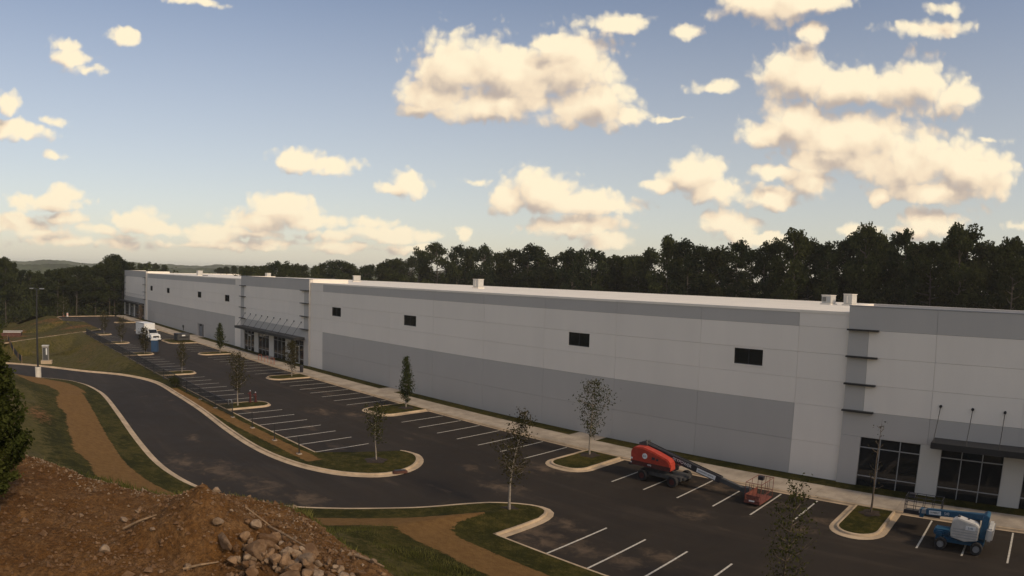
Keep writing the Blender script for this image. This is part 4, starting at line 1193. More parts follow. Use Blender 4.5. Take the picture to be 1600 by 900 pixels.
# named big pieces of the tumbled pile (x, y, size, mesh, label)
BIG = [(-9.90, -44.35, .62, 0, 'biggest rounded boulder in the tumbled rock pile', None, (1.15, 1.0, 1.0)),
       (-10.45, -44.75, .85, 1, 'long grey-brown rock slab leaning below the earth heap', None, (1.5, .42, .42)),
       (-9.35, -44.15, .50, 2, 'squarish boulder touching the biggest boulder', None, (1.1, .8, .9)),
       (-10.45, -43.85, .55, 3, 'rock lying behind the biggest boulder near the heap foot', None, (1.2, .8, .8)),
       (-9.20, -43.75, .42, 4, 'pale-topped block in the middle of the rock pile', None, (1.0, .9, .8)),
       (-9.65, -43.45, .50, 5, 'pointed rock high on the back of the rock pile', None, (1.3, .8, .7)),
       (-8.75, -44.35, .80, 6, 'long broken slab at the bottom picture edge', None, (1.6, .7, .6)),
       (-8.55, -43.75, .55, 7, 'broad flat rock right of the broken slab', None, (1.3, .9, .6)),
       (-8.35, -43.55, .40, 8, 'round rock alone at the right of the rock pile', None, (1.0, .8, .8)),
       (-8.10, -43.65, .34, 9, 'small egg-shaped rock at the right end of the pile', None, (1.2, .8, .8)),
       (-9.30, -44.75, .45, 10, 'rock wedged at the front foot of the pile', None, (1.0, .8, .7)),
       (-10.75, -43.55, .48, 11, 'brown rock half sunk behind the long slab', None, (1.2, .8, .7))]
for x, y, s, k, lab, g, sc in BIG: rock(x - .05, y - .36, s * .76, k, lab, g, sc, sink=.2)
rk = random.Random(9)
def size_word(s): return 'fist-sized' if s < .12 else 'small' if s < .2 else 'middling' if s < .28 else 'large'
def shape_word(sc): return 'flat' if sc[2] < .62 else 'long' if sc[0] > 1.2 else 'blocky' if sc[2] > .78 else 'wedge-shaped'
for i in range(150):                                     # rest of the pile, spilling to the right
    u_ = rk.uniform(-1, 1.25); x = -9.5 + .82 * u_ + rk.gauss(0, .34); y = -44.38 + .34 * u_ + rk.gauss(0, .34)
    s = rk.choice((.09, .11, .13, .15, .17, .2, .24, .29)); sc = (rk.uniform(.8, 1.4), rk.uniform(.7, 1.1), rk.uniform(.5, .9))
    k = rk.randrange(12)
    dx, dy = x + 9.5, y + 44.38
    a_ = dx * .72 + dy * .70; d_ = -dx * .70 + dy * .72          # across the picture / away from the camera
    where = ('right' if a_ > .35 else 'left' if a_ < -.35 else 'middle') + (' back' if d_ > .35 else ' front' if d_ < -.35 else '')
    where = where.replace('middle back', 'middle of the back').replace('middle front', 'middle of the front')
    rock(x, y, s, k, 'rough %s %s %s rock at the %s of the tumbled pile' % (size_word(s), shape_word(sc), 'pale' if i % 3 == 0 else 'brown', where), 'rocks of the tumbled pile', sc, m=M_rockpale if i % 3 == 0 else None, z=pz1(x, y) + rk.uniform(-.02, .12), sink=.15)
for i in range(60):                                      # scatter on the bare earth
    az_ = rk.uniform(143, 178); a = math.radians(az_); q = rk.uniform(9.4, 15.5)
    x, y = q * math.cos(a), CAM_Y + q * math.sin(a)
    s = rk.choice((.07, .09, .11, .14, .19)); pale = rk.random() < .45
    where = 'near the evergreen' if az_ > 171 else 'left of the earth heap' if az_ > 164.5 else 'round the earth heap' if az_ > 157 else 'beside the tumbled rocks'
    far_ = 'along the pad rim' if q > 13.2 else 'in the tyre tracks' if (q < 11.6 and az_ > 164.5) else 'on bare earth'
    rock(x, y, s, rk.randrange(12), '%s %s loose stone %s %s' % ('tiny' if s < .1 else 'little' if s < .15 else 'palm-sized', 'pale' if pale else 'brown', far_, where), 'loose stones on the bare earth', m=M_rockpale if pale else None)
for x, y, s, lab in ((-12.9, -46.3, .22, 'pale stone lying left of the earth heap'), (-11.55, -47.0, .30, 'whitish broken stone alone in the tyre tracks'), (-10.35, -45.85, .22, 'round pale stone below the earth heap beside a stick'),
                     (-12.0, -44.6, .26, 'pinkish stone stuck in the top of the heap'), (-11.6, -46.05, .18, 'small pale stone at the foot of the heap')):
    rock(x, y, s, rk.randrange(12), lab, m=M_rockpale, z=pz1(x, y) + .02, sink=.2)

# gravel and clods
def gravel():
    rng = np.random.default_rng(3); n = 9000
    a = np.radians(rng.uniform(140, 182, n)); q = rng.uniform(8.6, 17.5, n)
    x = q * np.cos(a); y = CAM_Y + q * np.sin(a)
    dens = fbm(x * .7, y * .7, 3, 77) + .9 * np.exp(-((x + 10.3) / 1.6) ** 2 - ((y + 44.2) / 1.2) ** 2) + .5 * np.exp(-((x + 11.6) / .8) ** 2 - ((y + 46.0) / .7) ** 2)
    z, over, az = pad_z(x, y)
    k = (dens > rng.uniform(-.35, 1.0, n)) & (over < .9)
    x, y, z = x[k], y[k], z[k]; n = len(x)
    s = rng.gamma(2.0, .011, n) + .010
    oct_ = np.array([(1, 0, 0), (0, 1, 0), (-1, 0, 0), (0, -1, 0), (0, 0, .8), (0, 0, -.6)])
    of = np.array([(0, 1, 4), (1, 2, 4), (2, 3, 4), (3, 0, 4), (1, 0, 5), (2, 1, 5), (3, 2, 5), (0, 3, 5)])
    th = rng.uniform(0, 6.28, n); c, sn = np.cos(th), np.sin(th)
    B = oct_[None] * rng.uniform(.6, 1.4, (n, 6, 1)) * s[:, None, None]
    V = np.stack([B[..., 0] * c[:, None] - B[..., 1] * sn[:, None] + x[:, None], B[..., 0] * sn[:, None] + B[..., 1] * c[:, None] + y[:, None], B[..., 2] + z[:, None] + s[:, None] * .2], 2)
    F = (of[None] + 6 * np.arange(n)[:, None, None]).reshape(-1, 3)
    me = fast_mesh('gravel', V.reshape(-1, 3), F); me.materials.append(M_rock)
    link('gravel', me, None, label='gravel and clods strewn over the bare earth pad', cat='gravel', kind='stuff')
gravel()
def rim_gravel():
    rng = np.random.default_rng(6); n = 2600
    a = np.radians(rng.uniform(147, 176, n)); rim = np.interp(np.degrees(a), RIM_AZ, RIM_R)
    q = rim - rng.exponential(.9, n) + .35
    x = q * np.cos(a); y = CAM_Y + q * np.sin(a)
    k = fbm(x * .8, y * .8, 3, 88) + .35 * (np.degrees(a) < 158) > rng.uniform(-.4, .8, n)
    x, y = x[k], y[k]; z = pad_z(x, y)[0]; n = len(x); s = rng.gamma(2.0, .007, n) + .008
    tet = np.array([(1, 0, 0), (-.6, .8, 0), (-.6, -.8, 0), (0, 0, .9)])
    th = rng.uniform(0, 6.28, n); c, sn = np.cos(th), np.sin(th); B = tet[None] * rng.uniform(.6, 1.4, (n, 4, 1)) * s[:, None, None]
    V = np.stack([B[..., 0] * c[:, None] - B[..., 1] * sn[:, None] + x[:, None], B[..., 0] * sn[:, None] + B[..., 1] * c[:, None] + y[:, None], B[..., 2] + z[:, None]], 2)
    F = (np.array([(0, 1, 3), (1, 2, 3), (2, 0, 3)])[None] + 4 * np.arange(n)[:, None, None]).reshape(-1, 3)
    me = fast_mesh('gravel', V.reshape(-1, 3), F); me.materials.append(rock_mat('rim_gravel', (.17, .115, .07), (.33, .25, .175)))
    link('gravel', me, None, label='pale crumbly gravel along the rim of the bare earth', cat='gravel', kind='stuff')
rim_gravel()

def stick(p, q, r, label, flat=False):
    a = (p[0], p[1], pz1(p[0], p[1]) + .05); b = (q[0], q[1], pz1(q[0], q[1]) + .07)
    m = MB()
    if flat: m.beam(a, b, r * 3.2, r * 1.2)
    else:
        mid = tuple((u + v) / 2 + w for u, v, w in zip(a, b, (.03, -.02, .03)))
        m.tube(a, mid, r, r * .85, 7); m.tube(mid, b, r * .85, r * .5, 7)
    m.build('stick', M_stick, label=label, cat='stick')
stick((-10.3, -45.95), (-10.15, -45.35), .022, 'bare stick lying below the earth heap by a pale stone')
stick((-12.35, -46.45), (-12.0, -45.85), .024, 'thin branch sloping down the left flank of the heap')
stick((-11.2, -43.9), (-10.0, -43.75), .026, 'long stick crossing the back of the rock pile')
stick((-9.35, -43.15), (-8.75, -42.95), .028, 'dark pole lying on the slope above the rock pile')
stick((-10.1, -44.65), (-9.75, -44.9), .03, 'weathered board end poking out of the rock pile', True)
stick((-11.55, -44.2), (-11.1, -43.75), .016, 'yellow twig on the right shoulder of the heap')

# weeds and rough grass on the bank below the pad
def blades(name, label, n, region, hmin, hmax, m, seed):
    rng = np.random.default_rng(seed)
    x, y, z, keepn = region(rng, n)
    n = len(x)
    h = rng.uniform(hmin, hmax, n) * keepn; w = rng.uniform(.007, .018, n) * (h / .2) ** .5
    a = rng.uniform(0, 6.28, n); la = rng.uniform(0, 6.28, n); ln = h * rng.uniform(.15, .6, n)
    dx, dy = np.cos(a) * w, np.sin(a) * w; lx, ly = np.cos(la) * ln, np.sin(la) * ln
    V = np.stack([np.stack([x - dx, y - dy, z], 1), np.stack([x + dx, y + dy, z], 1), np.stack([x + lx * .45 + dx * .7, y + ly * .45 + dy * .7, z + h * .62], 1), np.stack([x + lx, y + ly, z + h], 1)], 1)
    me = fast_mesh(name, V.reshape(-1, 3), np.arange(4 * n).reshape(n, 4)); me.materials.append(m)
    return link(name, me, None, label=label, cat='grass', kind='stuff')
M_weed = leaf_mat('weed_blades', (.066, .078, .017), (.190, .175, .055), .35)
M_lawn = leaf_mat('lawn_blades', (.030, .043, .011), (.062, .074, .020), .3)
def bank_region(rng, n):
    x = rng.uniform(-40, 6, n); y = rng.uniform(-50, -27, n)
    z, d, over, az, r = hill_z(x, y)
    dens = np.clip(.55 + 1.1 * fbm(x * .45, y * .45, 3, 61), 0, 1) * np.clip((over - .35) / .8, 0, 1) * np.clip((d - 5.4) / 2, 0, 1)
    dens = np.maximum(dens, .9 * np.exp(-((over - .9) / .6) ** 2) * (az < 158))
    near = np.clip(26 / (r + 6), .25, 1.2)
    k = (rng.uniform(0, 1, n) < dens * near) & (over > .15) & (r < 40)
    return x[k], y[k], z[k] - .02, np.clip(.55 + .9 * fbm(x[k] * .5, y[k] * .5, 2, 62), .35, 1.4)
blades('weeds', 'rough green and yellow weeds on the bank below the pad', 480000, bank_region, .07, .26, M_weed, 1)

# ------------------------------------------------------------------ lettering
def lettering(txt, size, mat_, parent, loc, rot, name='lettering', wide=1.0, align='CENTER'):
    c = bpy.data.curves.new(name, 'FONT'); c.body = txt; c.size = size; c.extrude = .003
    c.align_x = align; c.align_y = 'CENTER'
    tmp = bpy.data.objects.new('tmp', c); ROOT.objects.link(tmp)
    me = bpy.data.meshes.new_from_object(tmp); bpy.data.objects.remove(tmp)
    o = link(name, me, mat_, parent); o.location = loc; o.rotation_euler = rot; o.scale = (wide, 1, 1)
    return o

def wheel(parent, x, y, r, w, rim, outward):
    """axle along Y; outward -1 faces the camera side"""
    b = MB(); n = 24
    prof = [(r * .55, -w / 2), (r * .9, -w / 2), (r, -w * .32), (r, w * .32), (r * .9, w / 2), (r * .55, w / 2)]
    vs = []; fs = []
    for i in range(n):
        t = 2 * math.pi * i / n
        for k, (q, o) in enumerate(prof):
            lug = .965 if (i % 2 and k in (2, 3)) else 1.0
            vs.append((q * lug * math.cos(t), o, q * lug * math.sin(t)))
    m = len(prof)
    for i in range(n):
        for k in range(m - 1): fs.append((i * m + k, i * m + k + 1, ((i + 1) % n) * m + k + 1, ((i + 1) % n) * m + k))
    b.add(vs, fs)
    me = b.mesh('wheel'); o = link('wheel', me, M_rubber, parent); o.location = (x, y, r)
    h = MB()
    h.tube((0, -w * .36, 0), (0, w * .36, 0), r * .56, n=20)
    h.tube((0, outward * w * .30, 0), (0, outward * w * .46, 0), r * .22, n=12)
    for i in range(6):
        a = i * 1.047; h.tube((r * .36 * math.cos(a), outward * w * .3, r * .36 * math.sin(a)), (r * .36 * math.cos(a), outward * w * .40, r * .36 * math.sin(a)), r * .05, n=6)
    link('rim', h.mesh('rim'), rim, o)
    return o

# ---- red boom lift
L = empty('boom_lift', (-24.45, -7.45, .004), 0, label='red and black telescopic boom lift parked with its boom lowered', cat='boom lift')
for x in (-1.28, 1.28):
    for y, o in ((-1.0, -1), (1.0, 1)): wheel(L, x, y, .42, .34, M_redold, o)
MB().box(-1.75, 1.75, -.72, .72, .42, .72).box(-1.9, -1.751, -.5, .5, .46, .66).box(1.751, 1.95, -.5, .5, .46, .66).build('chassis', M_steelgrey, L, bevel=.04)
for x in (-1.28, 1.28): MB().tube((x, -.85, .42), (x, .85, .42), .10, n=10).build('axle', M_boom, L)
MB().tube((0, 0, .73), (0, 0, .98), .52, n=24).build('turntable', M_boom, L)
hood = MB().prism([(-2.35, 1.12), (-2.42, 2.05), (-2.18, 2.42), (-1.35, 2.48), (-.35, 2.26), (.75, 1.92), (1.02, 1.66), (1.05, 1.10)], 'y', -1.08, -.30).build('engine_hood', M_red, L, bevel=.07)
MB().prism([(-2.36, 1.10), (-2.36, 1.42), (1.056, 1.42), (1.05, 1.10)], 'y', -1.095, -1.083).build('lower_band', M_redold, hood)
MB().tube((-1.15, -1.084, 1.88), (-1.15, -1.10, 1.88), .21, n=24).build('badge', M_letter, hood).scale = (1, 1, 1)
lettering('JLG', .16, M_letterdk, hood, (-1.15, -1.106, 1.88), (R(90), 0, 0))
for q in ((-.55, -.28, 1.72, 1.92), (-.17, .02, 1.70, 1.86)): MB().box(q[0], q[1], -1.098, -1.084, q[2], q[3]).build('vent', M_boom, hood)
lettering('460SJ', .15, M_letter, hood, (-.72, -1.10, 1.27), (R(90), 0, 0))
for q in ((-2.2, 1.5, 1.62), (-2.25, 1.2, 1.3)): MB().box(-2.36, q[0], -1.097, -1.084, q[1], q[2]).build('reflector', M_letter, hood)
MB().prism([(-2.35, 1.12), (-2.35, 2.0), (-2.0, 2.15), (.6, 1.75), (.9, 1.12)], 'y', .32, 1.05).build('tank_hood', M_redold, L, bevel=.06)
MB().box(-2.5, 1.0, -.29, .31, .98, 1.30).box(-2.62, -2.3, -1.0, 1.0, .98, 1.12).build('turntable_frame', M_boom, L, bevel=.03)
B0, B1, B2 = Vector((-2.1, .02, 2.45)), Vector((4.6, .02, .98)), Vector((6.55, .02, .55))
boom = MB().beam(B0, B1, .40, .46).build('boom', M_boom, L, bevel=.02)
MB().beam(B0 + Vector((-.1, 0, -.05)), B0 + Vector((.55, 0, .18)), .62, .36).build('boom_pivot', M_steelgrey, boom, bevel=.03)
MB().beam(B1 - Vector((.3, 0, -.066)), B2, .28, .32).build('boom_extension', M_steelgrey, boom, bevel=.015)
MB().path([tuple(B0 + Vector((.3, -.05, .33))), tuple(B0 * .5 + B1 * .5 + Vector((0, -.05, .33))), tuple(B1 + Vector((0, -.05, .30)))], .035).build('hose', M_rubber, boom)
ang = math.atan2(B1.z - B0.z, B1.x - B0.x)
def onboom(s, dz=0): p = B0.lerp(B1, s); return (p.x, p.y - .207, p.z + dz)
lettering('SKYPOWER', .30, M_letter, boom, onboom(.53, .03), (R(90), -ang, 0), wide=1.05)
MB().box(-.78, .78, -.008, 0, -.15, .15).build('decal', M_letter, boom)
dc = [c for c in boom.children if c.name.startswith('decal')][0]; dc.location = onboom(.83); dc.rotation_euler = (0, -ang, 0)
lettering('EQUIPMENT RENTAL', .135, M_letterdk, boom, (onboom(.83)[0], onboom(.83)[1] - .012, onboom(.83)[2]), (R(90), -ang, 0))
lettering('JLG', .22, M_letter, boom, onboom(.23, .02), (R(90), -ang, 0))
MB().prism([(6.45, .30), (6.45, .85), (6.9, .85), (7.0, .14), (6.7, .12)], 'y', -.2, .2).build('jib_knuckle', M_steelgrey, boom)

def basket(parent, x0, x1, y0, y1, z0, z1, m, mdeck):
    bk = empty('basket', (0, 0, 0)); bk.parent = parent
    MB().box(x0, x1, y0, y1, z0, z0 + .08).build('deck', mdeck, bk)
    rails = MB()
    for z in (z0 + .55, z1):
        rails.path([(x0, y0, z), (x1, y0, z), (x1, y1, z), (x0, y1, z), (x0, y0, z)], .022)
    for x in np.linspace(x0, x1, 5):
        for y in (y0, y1): rails.tube((x, y, z0), (x, y, z1), .02, n=6)
    for y in np.linspace(y0, y1, 3)[1:-1]:
        for x in (x0, x1): rails.tube((x, y, z0), (x, y, z1), .02, n=6)
    rails.build('guard_rail', m, bk)
    MB().box(x0 + .02, x1 - .02, y0 - .012, y0 - .0225 + .004, z0 + .02, z0 + .26).build('toe_board', m, bk)
    MB().box(x0 + .1, x0 + .5, y1 - .35, y1 - .05, z1 - .25, z1 + .02).build('control_box', M_boom, bk, bevel=.02)
    return bk
bk = basket(L, 7.0, 8.15, -1.15, .95, .14, 1.55, M_redworn, M_redworn)
MB().box(7.02, 7.035, -1.1, .9, .24, .72).build('infill_panel', M_redworn, bk)
MB().box(7.1, 8.05, -1.168, -1.16, .42, .72).build('infill_panel', M_redworn, bk)
MB().box(7.35, 7.75, -1.178, -1.170, .28, .38).build('plate', M_letter, bk)

# ---- blue boom lift
G = empty('boom_lift', (-2.85, -8.95, .004), 0, label='blue boom lift with white hoods and a raised black basket', cat='boom lift')
for x in (-1.15, 1.02):
    for y, o in ((-.88, -1), (.88, 1)): wheel(G, x, y, .38, .30, M_alu, o)
MB().box(-1.55, 1.4, -.6, .6, .38, .66).build('chassis', M_blue, G, bevel=.04)
MB().box(-1.75, -.72, -.42, .42, .67, 1.02).box(-1.62, -1.1, -.62, -.3, .67, .98).build('drive_cover', M_blue, G, bevel=.08)
MB().tube((0, 0, .67), (0, 0, .84), .45, n=24).build('turntable', M_boom, G)
hd = MB().prism([(-.62, .86), (-.70, 1.30), (-.66, 1.86), (-.30, 2.02), (.75, 1.80), (.98, 1.66), (1.0, .84), (.25, .70)], 'y', -.98, -.30).build('engine_hood', M_offwhite, G, bevel=.05)
MB().prism([(-.5, .86), (-.55, 1.30), (-.5, 1.8), (.9, 1.72), (1.0, .84)], 'y', .32, .95).build('battery_hood', M_offwhite, G, bevel=.05)
for i in range(4): MB().box(-.55, .95, -.994, -.984, .92 + i * .16, .95 + i * .16).build('seam', M_alu, hd)
MB().box(.18, .78, -1.0, -.984, 1.42, 1.66).build('decal', M_letter, hd)
lettering('S-45', .17, M_blue, hd, (.48, -1.008, 1.54), (R(90), 0, 0))
for q in ((-.42, -.26, 2.0, 2.06), (.2, .32, 1.93, 1.98)): MB().box(q[0], q[1], -.6, -.5, q[2], q[3]).build('latch', M_boom, hd)
MB().prism([(1.02, .84), (1.05, 2.1), (1.28, 2.28), (1.48, 2.18), (1.42, .84)], 'y', -.55, .5).build('riser', M_blue, G, bevel=.03)
MB().box(1.43, 1.85, -.85, .8, .84, 1.62).build('counterweight', M_offwhite, G, bevel=.10)
for i in range(4): MB().box(1.852, 1.864, -.8, .75, .96 + i * .17, 1.03 + i * .17).build('fin', M_alu, G)
c0, c1 = Vector((1.28, .0, 2.02)), Vector((-2.55, 1.35, 1.42))
bo = MB().beam(c0, c1, .34, .36).build('boom', M_blue, G, bevel=.02)
MB().beam(c0.lerp(c1, .85) + Vector((0, 0, .0)), c1 + Vector((-.5, .18, -.08)), .24, .25).build('boom_extension', M_alu, bo)
an = math.atan2(c1.y - c0.y, c1.x - c0.x) + math.pi; tl = math.atan2(c0.z - c1.z, (c0.xy - c1.xy).length)
nb = Vector((math.sin(an), -math.cos(an), 0))
def dec(s): p = c0.lerp(c1, s) + nb * .178; return (p.x, p.y, p.z)
MB().box(-.42, .42, -.008, 0, -.12, .12).build('decal', M_letter, bo)
d2 = [c for c in bo.children if c.name.startswith('decal')][0]; d2.location = dec(.84); d2.rotation_euler = (0, -tl, an)
pp_ = Vector(dec(.84)) + nb * .012
lettering('SUNBELT', .16, M_letterdk, bo, pp_, (R(90), -tl, an))
lettering('S40', .24, M_letter, bo, Vector(dec(.64)) + nb * .004, (R(90), -tl, an))
basket(G, -4.1, -1.75, 1.75, 2.65, .95, 2.05, M_boom, M_steelgrey)
MB().box(-3.0, -2.75, 1.35, 1.75, .98, 1.5).build('jib_knuckle', M_blue, bo)

# ------------------------------------------------------------------ truck, toilets, bin
TR = empty('box_truck', (-134.4, -12.4, .004), R(8), label='white box truck parked on the asphalt beside the blue toilet', cat='truck')
MB().box(-5.2, -.6, -1.2, 1.2, .95, 3.35).build('cargo_box', M_wpaint, TR, bevel=.04)
for z in (.95, 3.22): MB().box(-5.15, -.65, -1.22, -1.203, z, z + .1).build('trim', M_alu, TR)
MB().box(-5.225, -5.203, -1.1, 1.1, 1.0, 3.2).build('rear_door', M_alu, TR)
cab = MB().prism([(-.5, .6), (-.5, 2.1), (-.2, 2.28), (.75, 2.28), (1.35, 1.52), (2.55, 1.38), (2.68, 1.05), (2.68, .6)], 'y', -1.0, 1.0).build('cab', M_wpaint, TR, bevel=.06)
MB().add([(.80, -.86, 2.22), (.80, .86, 2.22), (1.36, .90, 1.58), (1.36, -.90, 1.58)], [(0, 1, 2, 3)]).build('windscreen', M_glass, cab).location = (.035, 0, .02)
for y in (-1.008, 1.008): MB().prism([(-.1, 1.5), (-.1, 2.08), (.72, 2.08), (1.12, 1.5)], 'y', y - .006, y + .006).build('side_window', M_glass, cab)
MB().box(2.66, 2.72, -.62, .62, .78, 1.16).build('grille', M_boom, cab)
for y in (-.82, .82): MB().box(2.66, 2.73, y - .14, y + .14, .88, 1.12).build('headlight', M_lens, cab)
MB().box(2.6, 2.86, -1.05, 1.05, .42, .64).build('bumper', M_wpaint, TR, bevel=.03)
MB().box(-5.1, 2.5, -.5, .5, .5, .72).build('chassis', M_boom, TR)
for x in (-3.9, 1.75):
    for y, o in ((-.98, -1), (.98, 1)): wheel(TR, x, y, .42, .28, M_alu, o)
MB().box(.0, .95, -1.85, -1.80, .75, 1.7).build('open_door', M_wpaint, TR)
bpy.data.objects['open_door'].rotation_euler = (0, 0, 0)
bpy.data.objects['open_door'].location = (.25, .85 - .06, 0)
MB().box(.1, .5, -1.18, -1.05, 1.5, 1.75).build('mirror', M_boom, cab)

def toilet(x, y, z, rz, m, label, roofm):
    t = empty('portable_toilet', (x, y, z), rz, label=label, cat='toilet')
    MB().box(-.6, .6, -.6, .6, 0, .14).build('base', M_boom, t)
    MB().box(-.55, .55, -.55, .55, .141, 2.1).build('cabin', m, t, bevel=.03)
    d = MB().box(-.38, .38, -.585, -.553, .2, 1.95).build('door', m, t, bevel=.01)
    MB().box(.24, .32, -.62, -.587, 1.0, 1.12).build('handle', M_boom, d)
    for yy in (-.4, -.13, .13, .4):
        for xx in (.552, -.58): MB().box(xx, xx + .028, yy - .04, yy + .04, .25, 1.95).build('side_rib', m, t)
    MB().prism([(-.63, 2.101), (-.63, 2.2), (-.3, 2.42), (.3, 2.42), (.63, 2.2), (.63, 2.101)], 'y', -.63, .63).build('roof', roofm, t, bevel=.03)
    MB().tube((.35, .35, 2.2), (.35, .35, 2.6), .05).build('vent_pipe', roofm, t)
toilet(-115.7, -16.8, .004, R(60), M_bluedoor, 'blue portable toilet with white roof standing in the lot', M_wpaint)
# pale utility cabinet in the swale by the road
zc = -.1
U = empty('utility_cabinet', (-110.9, -36.6, -.12), R(75), label='tall pale utility cabinet on a slab beside the road', cat='cabinet')
MB().box(-.75, 1.0, -.6, .6, -.4, .1).build('pad', M_conc, U)
MB().box(-.5, .5, -.4, .4, .101, 2.3).build('casing', mat('cabinet_paint', (.30, .28, .25), .6), U, bevel=.02)
MB().box(-.42, .42, -.43, -.403, .2, 2.1).build('door', M_steelgrey, U); MB().box(.1, .3, -.45, -.432, 1.0, 2.0).build('label_plate', M_wpaint, U)
MB().box(-.56, .56, -.48, .46, 2.301, 2.42).build('cap', M_offwhite, U)

Dm = empty('dumpster', (-131.6, -6.6, .14), R(4), label='dark open-lid dumpster on the grass area near the service door', cat='dumpster')
MB().prism([(-.95, .12), (-1.05, 1.35), (1.05, 1.35), (.95, .12)], 'y', -1.35, 1.35).build('bin', M_steelgrey, Dm, bevel=.02)
MB().box(-1.08, 1.08, -1.4, -.01, 1.355, 1.42).build('lid', M_boom, Dm); MB().box(-1.08, 1.08, .01, 1.4, 1.355, 1.42).build('lid', M_boom, Dm)
for x in (1.06, -1.13): MB().box(x, x + .07, -1.0, 1.0, .7, .9).build('fork_pocket', M_boom, Dm)
MB().box(.9, 1.0, -.4, .3, .95, 1.2).build('placard', M_wpaint, Dm).location = (.075, 0, 0)

# ------------------------------------------------------------------ fence, lamp, standpipes, racks
FP = [(-46.8, -24.5), (-51.7, -24.3), (-56.8, -24.1)] + [(-61.8 - 5.0 * i, -24.0 + min(.06 * i, .45)) for i in range(18)]
FN = empty('fence', (0, 0, 0), label='black wire fence along the far edge of the lot', cat='fence')
wires = MB()
for i, (x, y) in enumerate(FP):
    p = MB().tube((x, y, .0), (x, y, 1.55), .045, n=8).build('post', M_black, FN)
    MB().tube((x, y, 1.551), (x, y, 1.60), .055, .02, n=8).build('cap', M_black, p)
    if i < 6: MB().box(x - .22, x + .22, y - .18, y + .18, -.1, .20).build('footing', M_walk, p, bevel=.03)
    MB().box(x - .10, x + .10, y - .10, y + .10, .201, .23).build('base_plate', M_black, p)
for k, ((x0, y0), (x1, y1)) in enumerate(zip(FP[:-1], FP[1:])):
    if k < 3: continue                                 # the first posts still wait for their mesh
    MB().tube((x0 - .05, y0, 1.50), (x1 + .05, y1, 1.50), .022, n=6).build('rail', M_black, FN); MB().tube((x0 - .05, y0, .32), (x1 + .05, y1, .32), .016, n=6).build('rail', M_black, FN)
    m_ = MB()
    for z in np.arange(.40, 1.48, .08): m_.tube((x0, y0, z), (x1, y1, z), .009, n=3, cap=False)
    for s in np.arange(.02, 1, .02):
        x = x0 + (x1 - x0) * s; y = y0 + (y1 - y0) * s; m_.tube((x, y, .32), (x, y, 1.5), .009, n=3, cap=False)
    m_.build('wire_mesh', M_black, FN)

LP = empty('lamp_post', (-94.3, -39.6, .2), 0, label='tall black lamp post on a white concrete base beside the road', cat='lamp post')
MB().tube((0, 0, -.3), (0, 0, 1.15), .42, .42, 20).build('base', mat('base_concrete', (.60, .56, .48), .85, var=.1, vscale=2), LP, bevel=.03)
MB().tube((0, 0, 1.151), (0, 0, 1.2), .28, .28, 12).tube((0, 0, 1.2), (0, 0, 11.3), .14, .085, 12).build('pole', M_black, LP)
for s in (-1, 1):
    h = MB().beam((s * .06, s * .05, 11.2), (s * .45, s * .42, 11.28), .08, .08).build('arm', M_black, LP)
    MB().box(-.30, .30, -.17, .17, -.05, .05).build('lamp_head', M_alu, LP)
    hh = LP.children[-1] if LP.children[-1].name.startswith('lamp_head') else [c for c in LP.children if c.name.startswith('lamp_head')][-1]
    hh.location = (s * .68, s * .62, 11.30); hh.rotation_euler = (0, 0, R(43))
    MB().box(-.26, .26, -.14, .14, -.062, -.0505).build('lens', M_lens, hh)

# red standpipes on the island, with white caps
for (x, y, h, lab) in ((-67.9, -18.75, 1.05, 'shorter red standpipe with white cap on the kerbed island'), (-68.0, -19.35, 1.25, 'taller red standpipe behind its twin on the kerbed island')):
    t = empty('standpipe', (x, y, .135), 0, label=lab, cat='standpipe')
    MB().tube((0, 0, 0), (0, 0, h), .10, .095, 14).build('barrel', M_redold, t)
    MB().tube((0, 0, .02), (0, 0, .10), .19, .19, 14).build('flange', M_redold, t); MB().tube((0, 0, h * .62), (0, 0, h * .68), .17, .17, 14).build('flange', M_redold, t)
    MB().tube((0, 0, h + .002), (0, 0, h + .10), .095, .04, 12).build('cap', M_alu, t)
    MB().tube((.0, -.1, h * .8), (.0, -.28, h * .8), .07, .07, 10).build('outlet', M_redold, t)
BV = empty('backflow_pipe', (-67.4, -21.9, .135), 0, label='thin grey bent vent pipe at the fence end of the island', cat='pipe')
MB().path([(-.5, -.1, .0), (-.5, -.1, .55), (.1, .05, .58), (.14, .06, .2)], .035, 8).build('pipe', M_alu, BV)

for k, (x, lab) in enumerate(((-98.9, 'rusty red bike hoop, farthest of three on the sidewalk'), (-96.6, 'rusty red bike hoop, middle of three on the sidewalk'), (-94.3, 'rusty red bike hoop, nearest of three on the sidewalk'))):
    t = empty('bike_rack', (x, -4.0, .165), R(10), label=lab, cat='bike rack', group='bike hoops')
    MB().path([(-.42, 0, 0), (-.42, 0, .78), (-.34, 0, .9), (.34, 0, .9), (.42, 0, .78), (.42, 0, 0)], .04, 8).build('hoop', M_rackred, t)
    for q in (-.54, .30): MB().box(q, q + .24, -.1, .1, 0, .02).build('foot_plate', M_rackred, t)
t = empty('trash_bin', (-84.9, -3.9, .165), label='small dark litter bin on the sidewalk', cat='bin')
MB().tube((0, 0, 0), (0, 0, .85), .24, .28, 14).build('drum', M_boom, t); MB().tube((0, 0, .851), (0, 0, .95), .29, .18, 14).build('lid', M_boom, t)

di = empty('inlet_guard', (-38.55, -20.6, .004), R(70), label='rusty brown inlet guard sitting on the round kerb head', cat='drain guard')
MB().box(-.55, .55, -.18, .22, 0, .24).build('bag', M_rust, di, bevel=.06); MB().box(-.4, .4, -.12, .16, .242, .27).build('grate', M_boom, di)

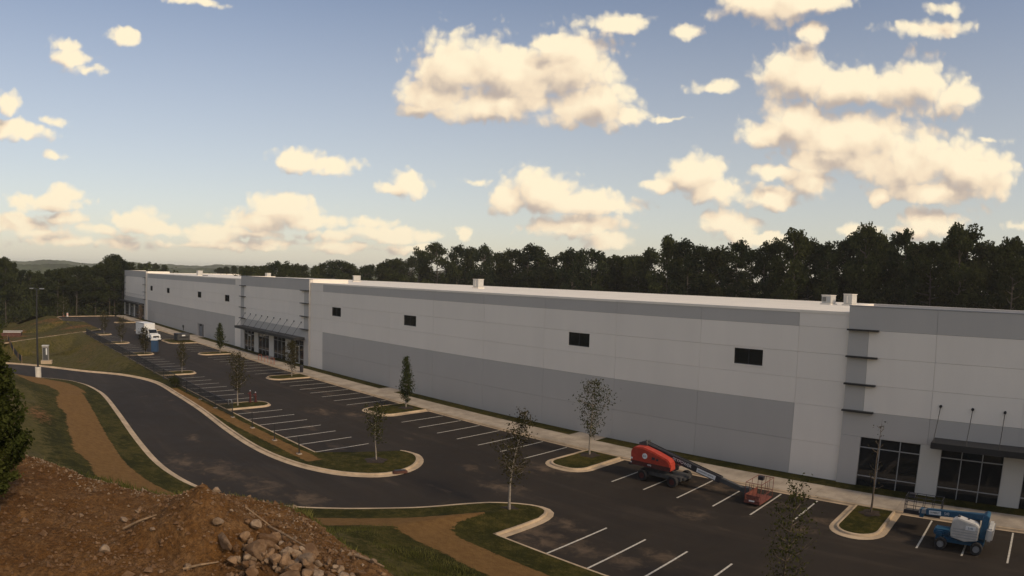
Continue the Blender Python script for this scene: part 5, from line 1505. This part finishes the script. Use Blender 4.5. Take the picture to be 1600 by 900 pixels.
# silt fence, open-top container, cones at the far side
sf = empty('silt_fence', (0, 0, 0), label='black fabric silt fence sloping down the far swale', cat='silt fence')
P_ = [(-140.5, -41.0, .0), (-134, -40.9, -.35), (-127, -40.7, -.75), (-120, -40.4, -.9), (-114.5, -40.2, -.75)]
b = MB()
for p, q in zip(P_[:-1], P_[1:]): b.add([p, q, (q[0], q[1], q[2] + 1.0), (p[0], p[1], p[2] + 1.0)], [(0, 1, 2, 3)]); b.add([(p[0], p[1] + .02, p[2]), (q[0], q[1] + .02, q[2]), (q[0], q[1] + .02, q[2] + 1.0), (p[0], p[1] + .02, p[2] + 1.0)], [(3, 2, 1, 0)])
b.build('fabric', M_silt, sf)
for p in P_: MB().box(p[0] - .03, p[0] + .03, p[1] - .10, p[1] - .005, p[2] - .2, p[2] + 1.15).build('stake', M_stick, sf)
CT = empty('open_container', (-158.0, -42.0, -2.2), R(78), label='rusty red open-top container with pale rim below the far bank', cat='container')
MB().box(-5.2, 5.2, -1.2, 1.2, .2, 2.4).build('body', M_rust, CT, bevel=.02)
MB().box(-5.3, 5.3, -1.32, -1.21, 2.3, 2.5).box(-5.3, 5.3, 1.21, 1.32, 2.3, 2.5).box(-5.3, -5.21, -1.2, 1.2, 2.3, 2.5).box(5.21, 5.3, -1.2, 1.2, 2.3, 2.5).build('rim', M_offwhite, CT)
for x in np.arange(-4.6, 4.7, 1.15): MB().box(x - .05, x + .05, -1.30, -1.21, .2, 2.29).build('rib', M_rust, CT)
for x, y, lab, m in ((-201.0, -19.8, 'white traffic drum at the far end of the lot', M_wpaint), (-201.6, -20.9, 'orange traffic drum at the far end of the lot', M_orange)):
    t = empty('traffic_drum', (x, y, .004), label=lab, cat='traffic drum')
    MB().tube((0, 0, 0), (0, 0, .08), .36, .36, 16).build('base', M_rubber, t); MB().tube((0, 0, .081), (0, 0, 1.15), .29, .24, 16).build('drum', m, t)
    for q in ((.5, .64, .284, .278), (.8, .94, .272, .265)): MB().tube((0, 0, q[0]), (0, 0, q[1]), q[2], q[3], 16, False).build('band', M_letter if m is M_orange else M_orange, t)

# ------------------------------------------------------------------ warm summer haze lying over the whole place
hz_m = bpy.data.materials.new('haze'); hz_m.use_nodes = True
hn = hz_m.node_tree; hn.nodes.clear()
pv = hn.nodes.new('ShaderNodeVolumePrincipled'); ho = hn.nodes.new('ShaderNodeOutputMaterial')
pv.inputs['Color'].default_value = (1.0, .985, .94, 1); pv.inputs['Density'].default_value = .00017; pv.inputs['Anisotropy'].default_value = .2
hn.links.new(pv.outputs[0], ho.inputs['Volume'])
MB().box(-4200, 4200, -4200, 4200, -4.0, 34.0).build('haze', hz_m, label='thin warm haze in the air over the site', cat='haze', kind='stuff')
